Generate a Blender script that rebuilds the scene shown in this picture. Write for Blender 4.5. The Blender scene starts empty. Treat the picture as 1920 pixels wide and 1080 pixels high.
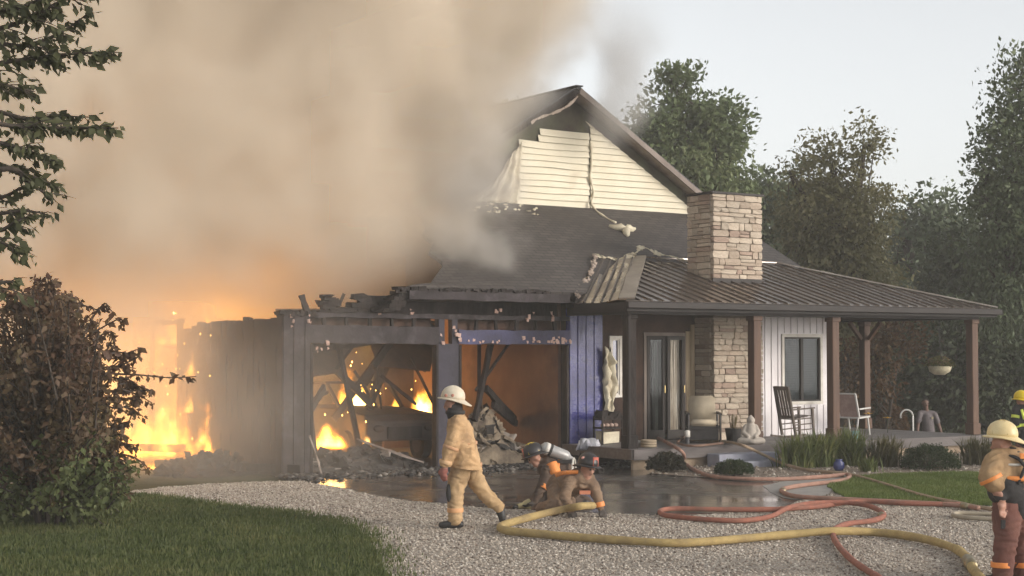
import bpy, bmesh, math, random
import numpy as np
from mathutils import Vector, Matrix, Euler, noise as mnoise
random.seed(7)
rng = np.random.default_rng(7)
R = math.radians
scene = bpy.context.scene
COL = scene.collection

# ------------------------------------------------------------------ camera
FPX = 3000.0                 # focal length in pixels of a 1920 wide frame
YAW = R(33.0)                # the house front (world X axis) recedes to the right
PITCH = math.atan(120.0 / FPX)
CAM = Vector((0, 0, 2.3))
cd = bpy.data.cameras.new('camera')
cam = bpy.data.objects.new('camera', cd)
COL.objects.link(cam)
cam.location = CAM
cam.rotation_euler = (R(90) + PITCH, 0, -YAW)
cd.sensor_width = 36.0
cd.lens = 36.0 * FPX / 1920.0
cd.clip_end = 3000
scene.camera = cam

# ------------------------------------------------------------------ sky, sun, exposure
SUN_DIR = Vector((0.50, -0.86, 0.30)).normalized()     # from the scene towards the sun
sun_el = math.asin(SUN_DIR.z)
sun_az = math.atan2(SUN_DIR.x, SUN_DIR.y)
world = bpy.data.worlds.new('World')
scene.world = world
world.use_nodes = True
wn = world.node_tree
wn.nodes.clear()
sky = wn.nodes.new('ShaderNodeTexSky')
sky.sky_type = 'NISHITA'
sky.sun_disc = False
sky.sun_elevation = sun_el
sky.sun_rotation = sun_az
sky.air_density = 1.0
sky.dust_density = 0.7
sky.ozone_density = 1.0
hs = wn.nodes.new('ShaderNodeHueSaturation')
hs.inputs['Saturation'].default_value = 0.15
hs.inputs['Value'].default_value = 1.0
bg = wn.nodes.new('ShaderNodeBackground')
bg.inputs['Strength'].default_value = 0.15
wo = wn.nodes.new('ShaderNodeOutputWorld')
wn.links.new(sky.outputs[0], hs.inputs['Color'])
wn.links.new(hs.outputs[0], bg.inputs['Color'])
wn.links.new(bg.outputs[0], wo.inputs['Surface'])
sl = bpy.data.lights.new('sun', 'SUN')
sl.energy = 1.5
sl.angle = R(24)
sl.color = (1.0, 0.90, 0.78)
sun = bpy.data.objects.new('sun', sl)
COL.objects.link(sun)
sun.rotation_euler = (-SUN_DIR).to_track_quat('-Z', 'Y').to_euler()
sun.location = (0, -5, 30)
vs = scene.view_settings
vs.view_transform = 'Standard'
vs.look = 'None'
vs.gamma = 1.0
vs.use_curve_mapping = False
vs.exposure = 0.6
cy = scene.cycles
cy.use_denoising = True
cy.max_bounces = 7
cy.diffuse_bounces = 2
cy.glossy_bounces = 3
cy.transmission_bounces = 4
cy.transparent_max_bounces = 8
cy.volume_bounces = 5
cy.volume_step_rate = 5.0
cy.volume_max_steps = 256
cy.sample_clamp_indirect = 4.0

# ------------------------------------------------------------------ photo measure -> world
_s, _c = math.sin(YAW), math.cos(YAW)
FW = Vector((_s * math.cos(PITCH), _c * math.cos(PITCH), math.sin(PITCH)))
RT = Vector((_c, -_s, 0))
UP = RT.cross(FW)
def ray(px, py):
    return FW + RT * ((px - 960) / FPX) + UP * ((540 - py) / FPX)
def gp(px, py, z=0.0):               # the point at height z
    r = ray(px, py)
    return CAM + r * ((z - CAM.z) / r.z)
def yp(px, py, Y):                   # the point on the plane y = Y
    r = ray(px, py)
    return CAM + r * ((Y - CAM.y) / r.y)
def dp(px, py, d):                   # the point at depth d
    return CAM + ray(px, py) * d
def sstep(a, b, x):
    t = min(1, max(0, (x - a) / (b - a)))
    return t * t * (3 - 2 * t)
# ------------------------------------------------------------------ helpers
def tag(o, label=None, cat=None, group=None, kind=None):
    if label: o['label'] = label
    if cat: o['category'] = cat
    if group: o['group'] = group
    if kind: o['kind'] = kind
    return o
def link(o, parent=None):
    COL.objects.link(o)
    if parent is not None:
        o.parent = parent
        o.matrix_parent_inverse = Matrix.Translation(-PWL.get(parent.name, Vector((0, 0, 0))))
    return o
PWL = {}
def empty(name, loc, label=None, cat=None, group=None, kind=None):
    o = bpy.data.objects.new(name, None)
    COL.objects.link(o)
    o.location = loc
    PWL[o.name] = Vector(loc)
    return tag(o, label, cat, group, kind)
class MB:
    """collects vertices and faces of one mesh"""
    def __init__(s): s.v = []; s.f = []; s.m = []; s.cur = 0
    def add(s, vs, fs):
        n = len(s.v); s.v += [tuple(p) for p in vs]
        s.f += [tuple(i + n for i in f) for f in fs]; s.m += [s.cur] * len(fs)
    def box(s, a, b, jit=0.0):
        (x0, y0, z0), (x1, y1, z1) = a, b
        vs = [(x0,y0,z0),(x1,y0,z0),(x1,y1,z0),(x0,y1,z0),(x0,y0,z1),(x1,y0,z1),(x1,y1,z1),(x0,y1,z1)]
        if jit: vs = [tuple(c + random.uniform(-jit, jit) for c in p) for p in vs]
        s.add(vs, [(0,3,2,1),(4,5,6,7),(0,1,5,4),(1,2,6,5),(2,3,7,6),(3,0,4,7)])
    def bar(s, p0, p1, w, h, up=(0,0,1), seg=1, jit=0.0, taper=1.0):
        p0, p1 = Vector(p0), Vector(p1); d = (p1 - p0).normalized(); u = Vector(up)
        if abs(d.dot(u)) > .98: u = Vector((0, 1, 0))
        sd = d.cross(u).normalized(); uu = sd.cross(d).normalized()
        n = len(s.v); vs = []
        for i in range(seg + 1):
            t = i / seg; c = p0.lerp(p1, t); k = 1 + (taper - 1) * t
            for (a, b) in ((-1,-1),(1,-1),(1,1),(-1,1)):
                q = c + sd * (a * w / 2 * k) + uu * (b * h / 2 * k)
                if jit: q = q + Vector((random.uniform(-jit,jit), random.uniform(-jit,jit), random.uniform(-jit,jit)))
                vs.append(q)
        fs = [(0,1,2,3)]
        for i in range(seg):
            for k in range(4):
                a = i*4+k; b = i*4+(k+1)%4
                fs.append((a, a+4, b+4, b))
        e = seg*4; fs.append((e+3,e+2,e+1,e))
        s.add(vs, fs)
    def tube(s, pts, r, n=8, cap=True):
        pts = [Vector(p) for p in pts]
        rs = r if isinstance(r, (list, tuple)) else [r]*len(pts)
        vs = []; prev = None
        for i, p in enumerate(pts):
            d = (pts[min(i+1, len(pts)-1)] - pts[max(i-1, 0)])
            d = d.normalized() if d.length > 1e-9 else Vector((0,0,1))
            if prev is None:
                a = d.cross(Vector((0,0,1)));  a = a if a.length > .05 else d.cross(Vector((1,0,0)))
            else: a = prev - d * prev.dot(d)
            a.normalize(); prev = a; b = d.cross(a)
            for k in range(n):
                t = 2*math.pi*k/n
                vs.append(p + (a*math.cos(t) + b*math.sin(t)) * rs[i])
        fs = []
        for i in range(len(pts)-1):
            for k in range(n):
                fs.append((i*n+k, i*n+(k+1)%n, (i+1)*n+(k+1)%n, (i+1)*n+k))
        if cap:
            fs.append(tuple(range(n-1,-1,-1))); fs.append(tuple((len(pts)-1)*n+k for k in range(n)))
        s.add(vs, fs)
    def lathe(s, c, prof, n=16, sx=1, sy=1, M=None):
        vs = []
        for (r, z) in prof:
            for k in range(n):
                t = 2*math.pi*k/n
                p = Vector((r*math.cos(t)*sx, r*math.sin(t)*sy, z))
                if M: p = M @ p
                vs.append(p + Vector(c))
        fs = []
        for i in range(len(prof)-1):
            for k in range(n):
                fs.append((i*n+k, i*n+(k+1)%n, (i+1)*n+(k+1)%n, (i+1)*n+k))
        fs.append(tuple(range(n-1,-1,-1))); fs.append(tuple((len(prof)-1)*n+k for k in range(n)))
        s.add(vs, fs)
    def slab(s, poly, th):
        """polygon (3d points, seen from above counter-clockwise) extruded down by th"""
        n = len(poly); top = [Vector(p) for p in poly]
        vs = top + [p - Vector((0,0,th)) for p in top]
        fs = [tuple(range(n)), tuple(range(2*n-1, n-1, -1))]
        for i in range(n):
            j = (i+1) % n; fs.append((i, i+n, j+n, j))
        s.add(vs, fs)
    def ball(s, c, r, nu=10, nv=7, sc=(1,1,1), M=None):
        vs = []; fs = []
        for j in range(nv+1):
            a = math.pi*j/nv
            for i in range(nu):
                b = 2*math.pi*i/nu
                p = Vector((math.sin(a)*math.cos(b)*sc[0], math.sin(a)*math.sin(b)*sc[1], math.cos(a)*sc[2]))*r
                if M: p = M @ p
                vs.append(p + Vector(c))
        for j in range(nv):
            for i in range(nu):
                fs.append((j*nu+i, (j+1)*nu+i, (j+1)*nu+(i+1)%nu, j*nu+(i+1)%nu))
        s.add(vs, fs)
    def mesh(s, name, mats):
        me = bpy.data.meshes.new(name)
        me.from_pydata(s.v, [], s.f)
        for m in (mats if isinstance(mats, (list, tuple)) else [mats]): me.materials.append(m)
        if any(s.m): me.polygons.foreach_set('material_index', s.m)
        me.update()
        return me
    def build(s, name, mats, parent=None, smooth=False, bevel=0.0):
        me = s.mesh(name, mats)
        if bevel:
            bm = bmesh.new(); bm.from_mesh(me)
            bmesh.ops.bevel(bm, geom=[e for e in bm.edges], offset=bevel, segments=1, affect='EDGES')
            bm.to_mesh(me); bm.free()
        if smooth: me.polygons.foreach_set('use_smooth', [True]*len(me.polygons))
        o = bpy.data.objects.new(name, me)
        return link(o, parent)
def catmull(pts, sub=6):
    pts = [Vector(p) for p in pts]; out = []
    P = [pts[0]*2 - pts[1]] + pts + [pts[-1]*2 - pts[-2]]
    for i in range(1, len(P)-2):
        a, b, c, d = P[i-1], P[i], P[i+1], P[i+2]
        for k in range(sub):
            t = k/sub
            out.append(0.5*((2*b) + (c-a)*t + (2*a-5*b+4*c-d)*t*t + (3*b-a-3*c+d)*t**3))
    out.append(pts[-1]); return out
def rotz(a): return Matrix.Rotation(a, 3, 'Z')

# ------------------------------------------------------------------ materials
MATS = {}
def mat(name, col, col2=None, rough=0.8, scale=6.0, mix=(0.35, 0.65), bump=0.0, bscale=30.0, metal=0.0, spec=0.5,
        col3=None, scale3=1.2, mix3=(0.45, 0.7), stretch=None, rough2=None, coord='Object', rnd=0.0, sheen=0.0, detail=6.0, trans=0.0):
    if name in MATS: return MATS[name]
    m = bpy.data.materials.new(name); m.use_nodes = True
    nt = m.node_tree; N = nt.nodes; L = nt.links
    b = N['Principled BSDF']
    b.inputs['Roughness'].default_value = rough
    b.inputs['Metallic'].default_value = metal
    b.inputs['Specular IOR Level'].default_value = spec
    tc = N.new('ShaderNodeTexCoord'); src = tc.outputs[coord]
    if stretch:
        mp = N.new('ShaderNodeMapping'); mp.inputs['Scale'].default_value = stretch
        L.new(src, mp.inputs[0]); src = mp.outputs[0]
    def nz(sc, lo, hi, det=detail):
        n = N.new('ShaderNodeTexNoise'); n.inputs['Scale'].default_value = sc; n.inputs['Detail'].default_value = det
        n.inputs['Roughness'].default_value = 0.62
        L.new(src, n.inputs['Vector'])
        r = N.new('ShaderNodeMapRange'); r.inputs[1].default_value = lo; r.inputs[2].default_value = hi; r.clamp = True
        L.new(n.outputs[0], r.inputs[0]); return r.outputs[0]
    def mx(f, a, bcol):
        q = N.new('ShaderNodeMix'); q.data_type = 'RGBA'
        L.new(f, q.inputs[0])
        if hasattr(a, 'links') or isinstance(a, bpy.types.NodeSocket): L.new(a, q.inputs[6])
        else: q.inputs[6].default_value = (*a, 1)
        q.inputs[7].default_value = (*bcol, 1); return q.outputs[2]
    c = None
    if col2 is not None:
        f = nz(scale, *mix); c = mx(f, col, col2)
        if rough2 is not None:
            q = N.new('ShaderNodeMapRange'); L.new(f, q.inputs[0]); q.inputs[3].default_value = rough; q.inputs[4].default_value = rough2
            L.new(q.outputs[0], b.inputs['Roughness'])
    if col3 is not None:
        c = mx(nz(scale3, *mix3), c if c is not None else col, col3)
    if c is None: b.inputs['Base Color'].default_value = (*col, 1)
    if rnd:
        oi = N.new('ShaderNodeObjectInfo')
        h = N.new('ShaderNodeHueSaturation')
        r = N.new('ShaderNodeMapRange'); L.new(oi.outputs['Random'], r.inputs[0]); r.inputs[3].default_value = 1-rnd; r.inputs[4].default_value = 1+rnd
        L.new(r.outputs[0], h.inputs['Value'])
        if c is not None: L.new(c, h.inputs['Color'])
        else: h.inputs['Color'].default_value = (*col, 1)
        c = h.outputs[0]
    if c is not None: L.new(c, b.inputs['Base Color'])
    if bump:
        n = N.new('ShaderNodeTexNoise'); n.inputs['Scale'].default_value = bscale; n.inputs['Detail'].default_value = 5
        L.new(src, n.inputs['Vector'])
        bp = N.new('ShaderNodeBump'); bp.inputs['Strength'].default_value = bump; bp.inputs['Distance'].default_value = 0.02
        L.new(n.outputs[0], bp.inputs['Height']); L.new(bp.outputs[0], b.inputs['Normal'])
    MATS[name] = m
    return m
def leaf_mat(name, c1, c2, c3=None, trans=0.35, scale=0.8):
    if name in MATS: return MATS[name]
    m = bpy.data.materials.new(name); m.use_nodes = True
    nt = m.node_tree; N = nt.nodes; L = nt.links; N.clear()
    g = N.new('ShaderNodeNewGeometry')
    n = N.new('ShaderNodeTexNoise'); n.inputs['Scale'].default_value = scale; n.inputs['Detail'].default_value = 3
    L.new(g.outputs['Position'], n.inputs['Vector'])
    ad = N.new('ShaderNodeMath'); ad.operation = 'MULTIPLY_ADD'; ad.inputs[1].default_value = 0.5; 
    L.new(g.outputs['Random Per Island'], ad.inputs[0]); 
    mr = N.new('ShaderNodeMapRange'); mr.inputs[1].default_value = .3; mr.inputs[2].default_value = .7; mr.inputs[4].default_value = .6
    L.new(n.outputs[0], mr.inputs[0]); L.new(mr.outputs[0], ad.inputs[2])
    cr = N.new('ShaderNodeValToRGB'); e = cr.color_ramp.elements
    e[0].color = (*c1, 1); e[1].color = (*c2, 1); e[1].position = .6 if c3 else 1.0
    if c3:
        q = cr.color_ramp.elements.new(1.0); q.color = (*c3, 1)
    L.new(ad.outputs[0], cr.inputs[0])
    d = N.new('ShaderNodeBsdfPrincipled'); d.inputs['Roughness'].default_value = .55; d.inputs['Specular IOR Level'].default_value = .35
    t = N.new('ShaderNodeBsdfTranslucent')
    mx = N.new('ShaderNodeMixShader'); mx.inputs[0].default_value = trans
    o = N.new('ShaderNodeOutputMaterial')
    L.new(cr.outputs[0], d.inputs['Base Color']); L.new(cr.outputs[0], t.inputs['Color'])
    L.new(d.outputs[0], mx.inputs[1]); L.new(t.outputs[0], mx.inputs[2]); L.new(mx.outputs[0], o.inputs['Surface'])
    MATS[name] = m
    return m
# ------------------------------------------------------------------ ground, driveway, lawns
def ground_z(x, y):
    return -0.85 * sstep(29.7, 32.3, x) - 0.02
xs = [-120, -60, -30] + list(np.arange(-10, 45.1, 1.0)) + [60, 90, 150, 220]
ys = [-40, -20, -5] + list(np.arange(0, 50.1, 1.0)) + [60, 80, 120, 250]
b = MB()
vs = [(x, y, ground_z(x, y)) for y in ys for x in xs]
nx = len(xs)
b.add(vs, [(j*nx+i, j*nx+i+1, (j+1)*nx+i+1, (j+1)*nx+i) for j in range(len(ys)-1) for i in range(nx-1)])
soil = mat('meadow_soil', (0.035, 0.045, 0.016), (0.07, 0.065, 0.03), rough=1, scale=1.5, bump=.6, bscale=12, spec=.1)
tag(b.build('ground', soil, smooth=True), kind='structure')

def sheet(name, poly_px, z, material, sub=0, wob=0.0):
    """a sheet on the ground whose outline (photo measures) is smoothed and made a little uneven"""
    pts = [gp(x, y, 0) for x, y in poly_px]
    P = catmull(pts + [pts[0]], 6)[:-1]
    out = []
    for p in P:
        n = mnoise.noise_vector(p * 1.7) * wob
        out.append((p.x + n.x, p.y + n.y, z))
    bm = bmesh.new()
    f = bm.faces.new([bm.verts.new(p) for p in out])
    bmesh.ops.triangulate(bm, faces=[f])
    bm.normal_update()
    for f in bm.faces:
        if f.normal.z < 0: f.normal_flip()
    me = bpy.data.meshes.new(name); bm.to_mesh(me); bm.free()
    me.materials.append(material)
    o = bpy.data.objects.new(name, me); link(o); tag(o, kind='structure')
    return o, [(p[0], p[1]) for p in out]

def gravel_material():
    m = bpy.data.materials.new('crushed_gravel'); m.use_nodes = True
    nt = m.node_tree; N, L = nt.nodes, nt.links; b = N['Principled BSDF']
    b.inputs['Roughness'].default_value = .85; b.inputs['Specular IOR Level'].default_value = .3
    g = N.new('ShaderNodeNewGeometry')
    v = N.new('ShaderNodeTexVoronoi'); v.inputs['Scale'].default_value = 38; L.new(g.outputs['Position'], v.inputs['Vector'])
    cr = N.new('ShaderNodeValToRGB'); e = cr.color_ramp.elements
    e[0].color = (.26, .215, .175, 1); e[1].color = (.62, .55, .47, 1)
    q = cr.color_ramp.elements.new(.45); q.color = (.45, .39, .325, 1)
    sp = N.new('ShaderNodeSeparateColor'); L.new(v.outputs['Color'], sp.inputs[0]); L.new(sp.outputs[0], cr.inputs[0])
    n = N.new('ShaderNodeTexNoise'); n.inputs['Scale'].default_value = .6; n.inputs['Detail'].default_value = 4; L.new(g.outputs['Position'], n.inputs['Vector'])
    mr = N.new('ShaderNodeMapRange'); mr.inputs[1].default_value = .4; mr.inputs[2].default_value = .68; mr.inputs[4].default_value = .6; L.new(n.outputs[0], mr.inputs[0])
    mx = N.new('ShaderNodeMix'); mx.data_type = 'RGBA'; L.new(mr.outputs[0], mx.inputs[0]); L.new(cr.outputs[0], mx.inputs[6]); mx.inputs[7].default_value = (.23, .195, .165, 1)
    L.new(mx.outputs[2], b.inputs['Base Color'])
    bp = N.new('ShaderNodeBump'); bp.inputs['Strength'].default_value = .9; bp.inputs['Distance'].default_value = .02; bp.invert = True
    L.new(v.outputs['Distance'], bp.inputs['Height']); L.new(bp.outputs[0], b.inputs['Normal'])
    return m
gravel_o, GPOLY = sheet('gravel_driveway', [(205, 925), (420, 905), (700, 900), (1200, 888), (1600, 880), (1900, 880), (2300, 900), (2300, 1150), (2100, 1500), (900, 1500), (500, 1300), (100, 1100)], 0.0, gravel_material(), wob=.15)

def wet_material():
    m = bpy.data.materials.new('wet_concrete'); m.use_nodes = True
    nt = m.node_tree; N, L = nt.nodes, nt.links; b = N['Principled BSDF']
    g = N.new('ShaderNodeNewGeometry')
    n = N.new('ShaderNodeTexNoise'); n.inputs['Scale'].default_value = .55; n.inputs['Detail'].default_value = 5; L.new(g.outputs['Position'], n.inputs['Vector'])
    r = N.new('ShaderNodeMapRange'); r.inputs[1].default_value = .36; r.inputs[2].default_value = .62; r.inputs[3].default_value = .06; r.inputs[4].default_value = .30; L.new(n.outputs[0], r.inputs[0])
    L.new(r.outputs[0], b.inputs['Roughness'])
    n2 = N.new('ShaderNodeTexNoise'); n2.inputs['Scale'].default_value = 3; n2.inputs['Detail'].default_value = 8; L.new(g.outputs['Position'], n2.inputs['Vector'])
    cr = N.new('ShaderNodeValToRGB'); e = cr.color_ramp.elements; e[0].position = .3; e[1].position = .72
    e[0].color = (.045, .04, .036, 1); e[1].color = (.14, .125, .11, 1); L.new(n2.outputs[0], cr.inputs[0]); L.new(cr.outputs[0], b.inputs['Base Color'])
    n3 = N.new('ShaderNodeTexNoise'); n3.inputs['Scale'].default_value = 2.2; n3.inputs['Detail'].default_value = 3; L.new(g.outputs['Position'], n3.inputs['Vector'])
    bp = N.new('ShaderNodeBump'); bp.inputs['Strength'].default_value = .12; bp.inputs['Distance'].default_value = .02
    L.new(n3.outputs[0], bp.inputs['Height']); L.new(bp.outputs[0], b.inputs['Normal'])
    b.inputs['Specular IOR Level'].default_value = .6
    return m
slab_o, SPOLY = sheet('wet_driveway', [(575, 905), (600, 880), (1000, 868), (1180, 868), (1255, 880), (1330, 896), (1480, 906), (1540, 912), (1500, 938), (1440, 955), (1290, 966), (1120, 962), (960, 955), (850, 946), (740, 935), (640, 915)], 0.008, wet_material(), wob=.06)
path_o, PPOLY = sheet('concrete_path', [(1430, 912), (1480, 902), (1560, 896), (1585, 898), (1560, 912), (1552, 928), (1500, 938), (1455, 930)], 0.013, mat('dry_concrete', (.36, .34, .31), (.28, .26, .24), rough=.75, scale=4, bump=.2), wob=.04)

lawn_soil = mat('lawn_soil', (.03, .05, .014), (.05, .07, .02), rough=1, scale=5, bump=.5, spec=.1)
lawnl, LPOLY = sheet('lawn_by_bush', [(-400, 930), (60, 930), (230, 930), (330, 938), (470, 955), (600, 972), (670, 995), (705, 1030), (725, 1080), (735, 1250), (600, 1500), (-300, 1500)], 0.013, lawn_soil, wob=.1)
lawnr, RPOLY = sheet('lawn_by_porch', [(1552, 915), (1585, 900), (1640, 893), (1750, 888), (1850, 888), (2000, 892), (2000, 935), (1880, 950), (1760, 944), (1640, 938), (1585, 934)], 0.013, lawn_soil, wob=.08)
bed, BPOLY = sheet('planting_bed', [(1215, 889), (1260, 874), (1400, 858), (1600, 846), (1840, 838), (2020, 842), (2040, 880), (1850, 888), (1700, 888), (1620, 895), (1480, 899), (1330, 897)], 0.017, mat('mulch', (.16, .12, .09), (.36, .31, .26), rough=1, scale=22, mix=(.45, .6), bump=.8, bscale=40, spec=.15), wob=.05)

def inpoly(X, Y, poly):
    inside = np.zeros(len(X), bool); n = len(poly); j = n-1
    for i in range(n):
        xi, yi = poly[i]; xj, yj = poly[j]
        c = ((yi > Y) != (yj > Y)) & (X < (xj-xi)*(Y-yi)/(yj-yi+1e-12)+xi)
        inside ^= c; j = i
    return inside
def scatter(poly, n, seed=1, near=None):
    r = np.random.default_rng(seed)
    P = np.array(poly); lo, hi = P.min(0), P.max(0)
    out = []; got = 0
    while got < n:
        X = r.uniform(lo[0], hi[0], n*2); Y = r.uniform(lo[1], hi[1], n*2)
        k = inpoly(X, Y, poly)
        if near is not None: k &= near(X, Y)
        out.append(np.stack([X[k], Y[k]], 1)); got += k.sum()
        if len(out) > 60: break
    return np.concatenate(out)[:n]
def in_view(X, Y, pad=60, dmax=60):
    d = X*_s + Y*_c; l = X*_c - Y*_s
    px = 960 + FPX*l/np.maximum(d, .1); py = 660 + FPX*CAM.z/np.maximum(d, .1)
    return (d > 3) & (px > -pad) & (px < 1920+pad) & (py < 1080+pad*1.5) & (d < dmax)
def from_np(name, V, F, material, smooth=False, parent=None):
    me = bpy.data.meshes.new(name)
    me.vertices.add(len(V)); me.vertices.foreach_set('co', V.astype(np.float32).ravel())
    k = F.shape[1]
    me.loops.add(F.size); me.loops.foreach_set('vertex_index', F.astype(np.int32).ravel())
    me.polygons.add(len(F)); me.polygons.foreach_set('loop_start', np.arange(0, F.size, k, dtype=np.int32))
    me.materials.append(material)
    if smooth: me.polygons.foreach_set('use_smooth', np.ones(len(F), bool))
    me.update(calc_edges=True); me.validate()
    o = bpy.data.objects.new(name, me); link(o, parent); return o
def stones(name, P, smin, smax, material, seed, z=0.0, flat=.65):
    r = np.random.default_rng(seed); n = len(P)
    base = np.array([(1,0,0),(-1,0,0),(0,1,0),(0,-1,0),(0,0,1),(0,0,-1)], float)
    F = np.array([(0,2,4),(2,1,4),(1,3,4),(3,0,4),(2,0,5),(1,2,5),(3,1,5),(0,3,5)])
    V = base[None]*r.uniform(.6, 1.25, (n,6,1)) + r.uniform(-.25,.25,(n,6,3))
    s = (smin + (smax-smin)*r.random((n,1,1))**2); V = V*s*np.array([1, 1, flat])
    a = r.uniform(0, 6.28, n); ca, sa = np.cos(a)[:,None], np.sin(a)[:,None]
    X = V[...,0]*ca - V[...,1]*sa; Y = V[...,0]*sa + V[...,1]*ca
    V = np.stack([X + P[:,:1], Y + P[:,1:2], V[...,2] + z + s[...,0]*.25], -1)
    FF = (F[None] + (np.arange(n)*6)[:,None,None]).reshape(-1,3)
    return from_np(name, V.reshape(-1,3), FF, material)
def pebble_material(name, stops, rough=.8):
    m = bpy.data.materials.new(name); m.use_nodes = True
    nt = m.node_tree; N, L = nt.nodes, nt.links; b = N['Principled BSDF']; b.inputs['Roughness'].default_value = rough
    g = N.new('ShaderNodeNewGeometry'); cr = N.new('ShaderNodeValToRGB'); e = cr.color_ramp.elements
    e[0].color = (*stops[0], 1); e[1].color = (*stops[-1], 1)
    for i in range(1, len(stops)-1):
        q = cr.color_ramp.elements.new(i/(len(stops)-1)); q.color = (*stops[i], 1)
    L.new(g.outputs['Random Per Island'], cr.inputs[0]); L.new(cr.outputs[0], b.inputs['Base Color'])
    return m
def off_sheets(X, Y):
    k = in_view(X, Y, dmax=31)
    for p in (SPOLY, LPOLY, RPOLY, BPOLY, PPOLY): k &= ~inpoly(X, Y, p)
    return k
P = scatter(GPOLY, 62000, 3, off_sheets)
o = stones('gravel', P, .008, .025, pebble_material('gravel_stone', [(.13,.10,.08),(.35,.29,.235),(.46,.395,.325),(.52,.45,.375),(.70,.64,.56)]), 4, 0.0)
tag(o, 'crushed tan and grey gravel covering the driveway', 'gravel', kind='stuff')
P = scatter(BPOLY, 2500, 5)
o = stones('bed_gravel', P, .015, .045, pebble_material('bed_stone', [(.2,.16,.12),(.42,.36,.3),(.5,.45,.38)]), 6, .017)
tag(o, 'pale pebbles edging the planting bed below the porch', 'gravel', kind='stuff')

def grass(name, P, h, w, material, z, seed, lean=.5):
    r = np.random.default_rng(seed); n = len(P)
    a = r.uniform(0, 6.28, n); hh = h*r.uniform(.45, 1.25, n); ww = w*r.uniform(.7, 1.4, n)
    dx, dy = np.cos(a), np.sin(a); la = r.uniform(0, 6.28, n); ll = lean*hh*r.random(n)
    B = np.stack([P[:,0], P[:,1], np.full(n, z)], 1)
    V = np.zeros((n,5,3))
    V[:,0] = B - np.stack([dx*ww, dy*ww, 0*ww],1); V[:,1] = B + np.stack([dx*ww, dy*ww, 0*ww],1)
    mid = B + np.stack([np.cos(la)*ll*.35, np.sin(la)*ll*.35, hh*.6],1)
    V[:,2] = mid + np.stack([dx*ww*.7, dy*ww*.7, 0*ww],1); V[:,3] = mid - np.stack([dx*ww*.7, dy*ww*.7, 0*ww],1)
    V[:,4] = B + np.stack([np.cos(la)*ll, np.sin(la)*ll, hh],1)
    i = np.arange(n)*5
    F = np.concatenate([np.stack([i,i+1,i+2],1), np.stack([i,i+2,i+3],1), np.stack([i+3,i+2,i+4],1)])
    return from_np(name, V.reshape(-1,3), F, material)
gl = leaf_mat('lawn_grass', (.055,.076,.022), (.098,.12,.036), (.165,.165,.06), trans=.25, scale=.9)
def patchy(X, Y):
    return in_view(X, Y, dmax=40) & ((np.sin(X*2.1+1.3*np.sin(Y*1.7))*np.sin(Y*1.9+np.sin(X*2.7)) + r_keep.normal(0, .45, len(X))) < .78)
r_keep = np.random.default_rng(12)
P = scatter(LPOLY, 62000, 8, patchy)
E = np.array(LPOLY)[r_keep.integers(0, len(LPOLY), 9000)] + r_keep.normal(0, .16, (9000, 2)); P = np.concatenate([P, E[in_view(E[:,0], E[:,1], dmax=40)]])
tag(grass('grass', P, .048, .006, gl, .013, 9), 'dark olive lawn grass below the big bush beside the gravel', 'grass', kind='stuff')
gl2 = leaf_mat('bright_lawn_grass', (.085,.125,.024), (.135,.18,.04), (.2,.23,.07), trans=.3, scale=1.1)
P = scatter(RPOLY, 42000, 10, lambda X, Y: in_view(X, Y, dmax=40))
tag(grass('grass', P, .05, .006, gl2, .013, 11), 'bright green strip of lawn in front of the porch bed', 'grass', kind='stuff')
# ------------------------------------------------------------------ the house (one building: gable block, low front roof, garage, porch)
YF = 27.25          # front wall plane
YG = 31.3           # gable wall plane
HX0, HX1, RIDGE_X, RIDGE_Z, GB = 17.5, 26.5, 21.95, 8.45, 5.73
PITCHR = (RIDGE_Z - GB) / 4.5
house = empty('house', (20, 29, 0), 'burning two storey house with stone chimney, gutted garage and wrap around porch', 'house')

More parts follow.
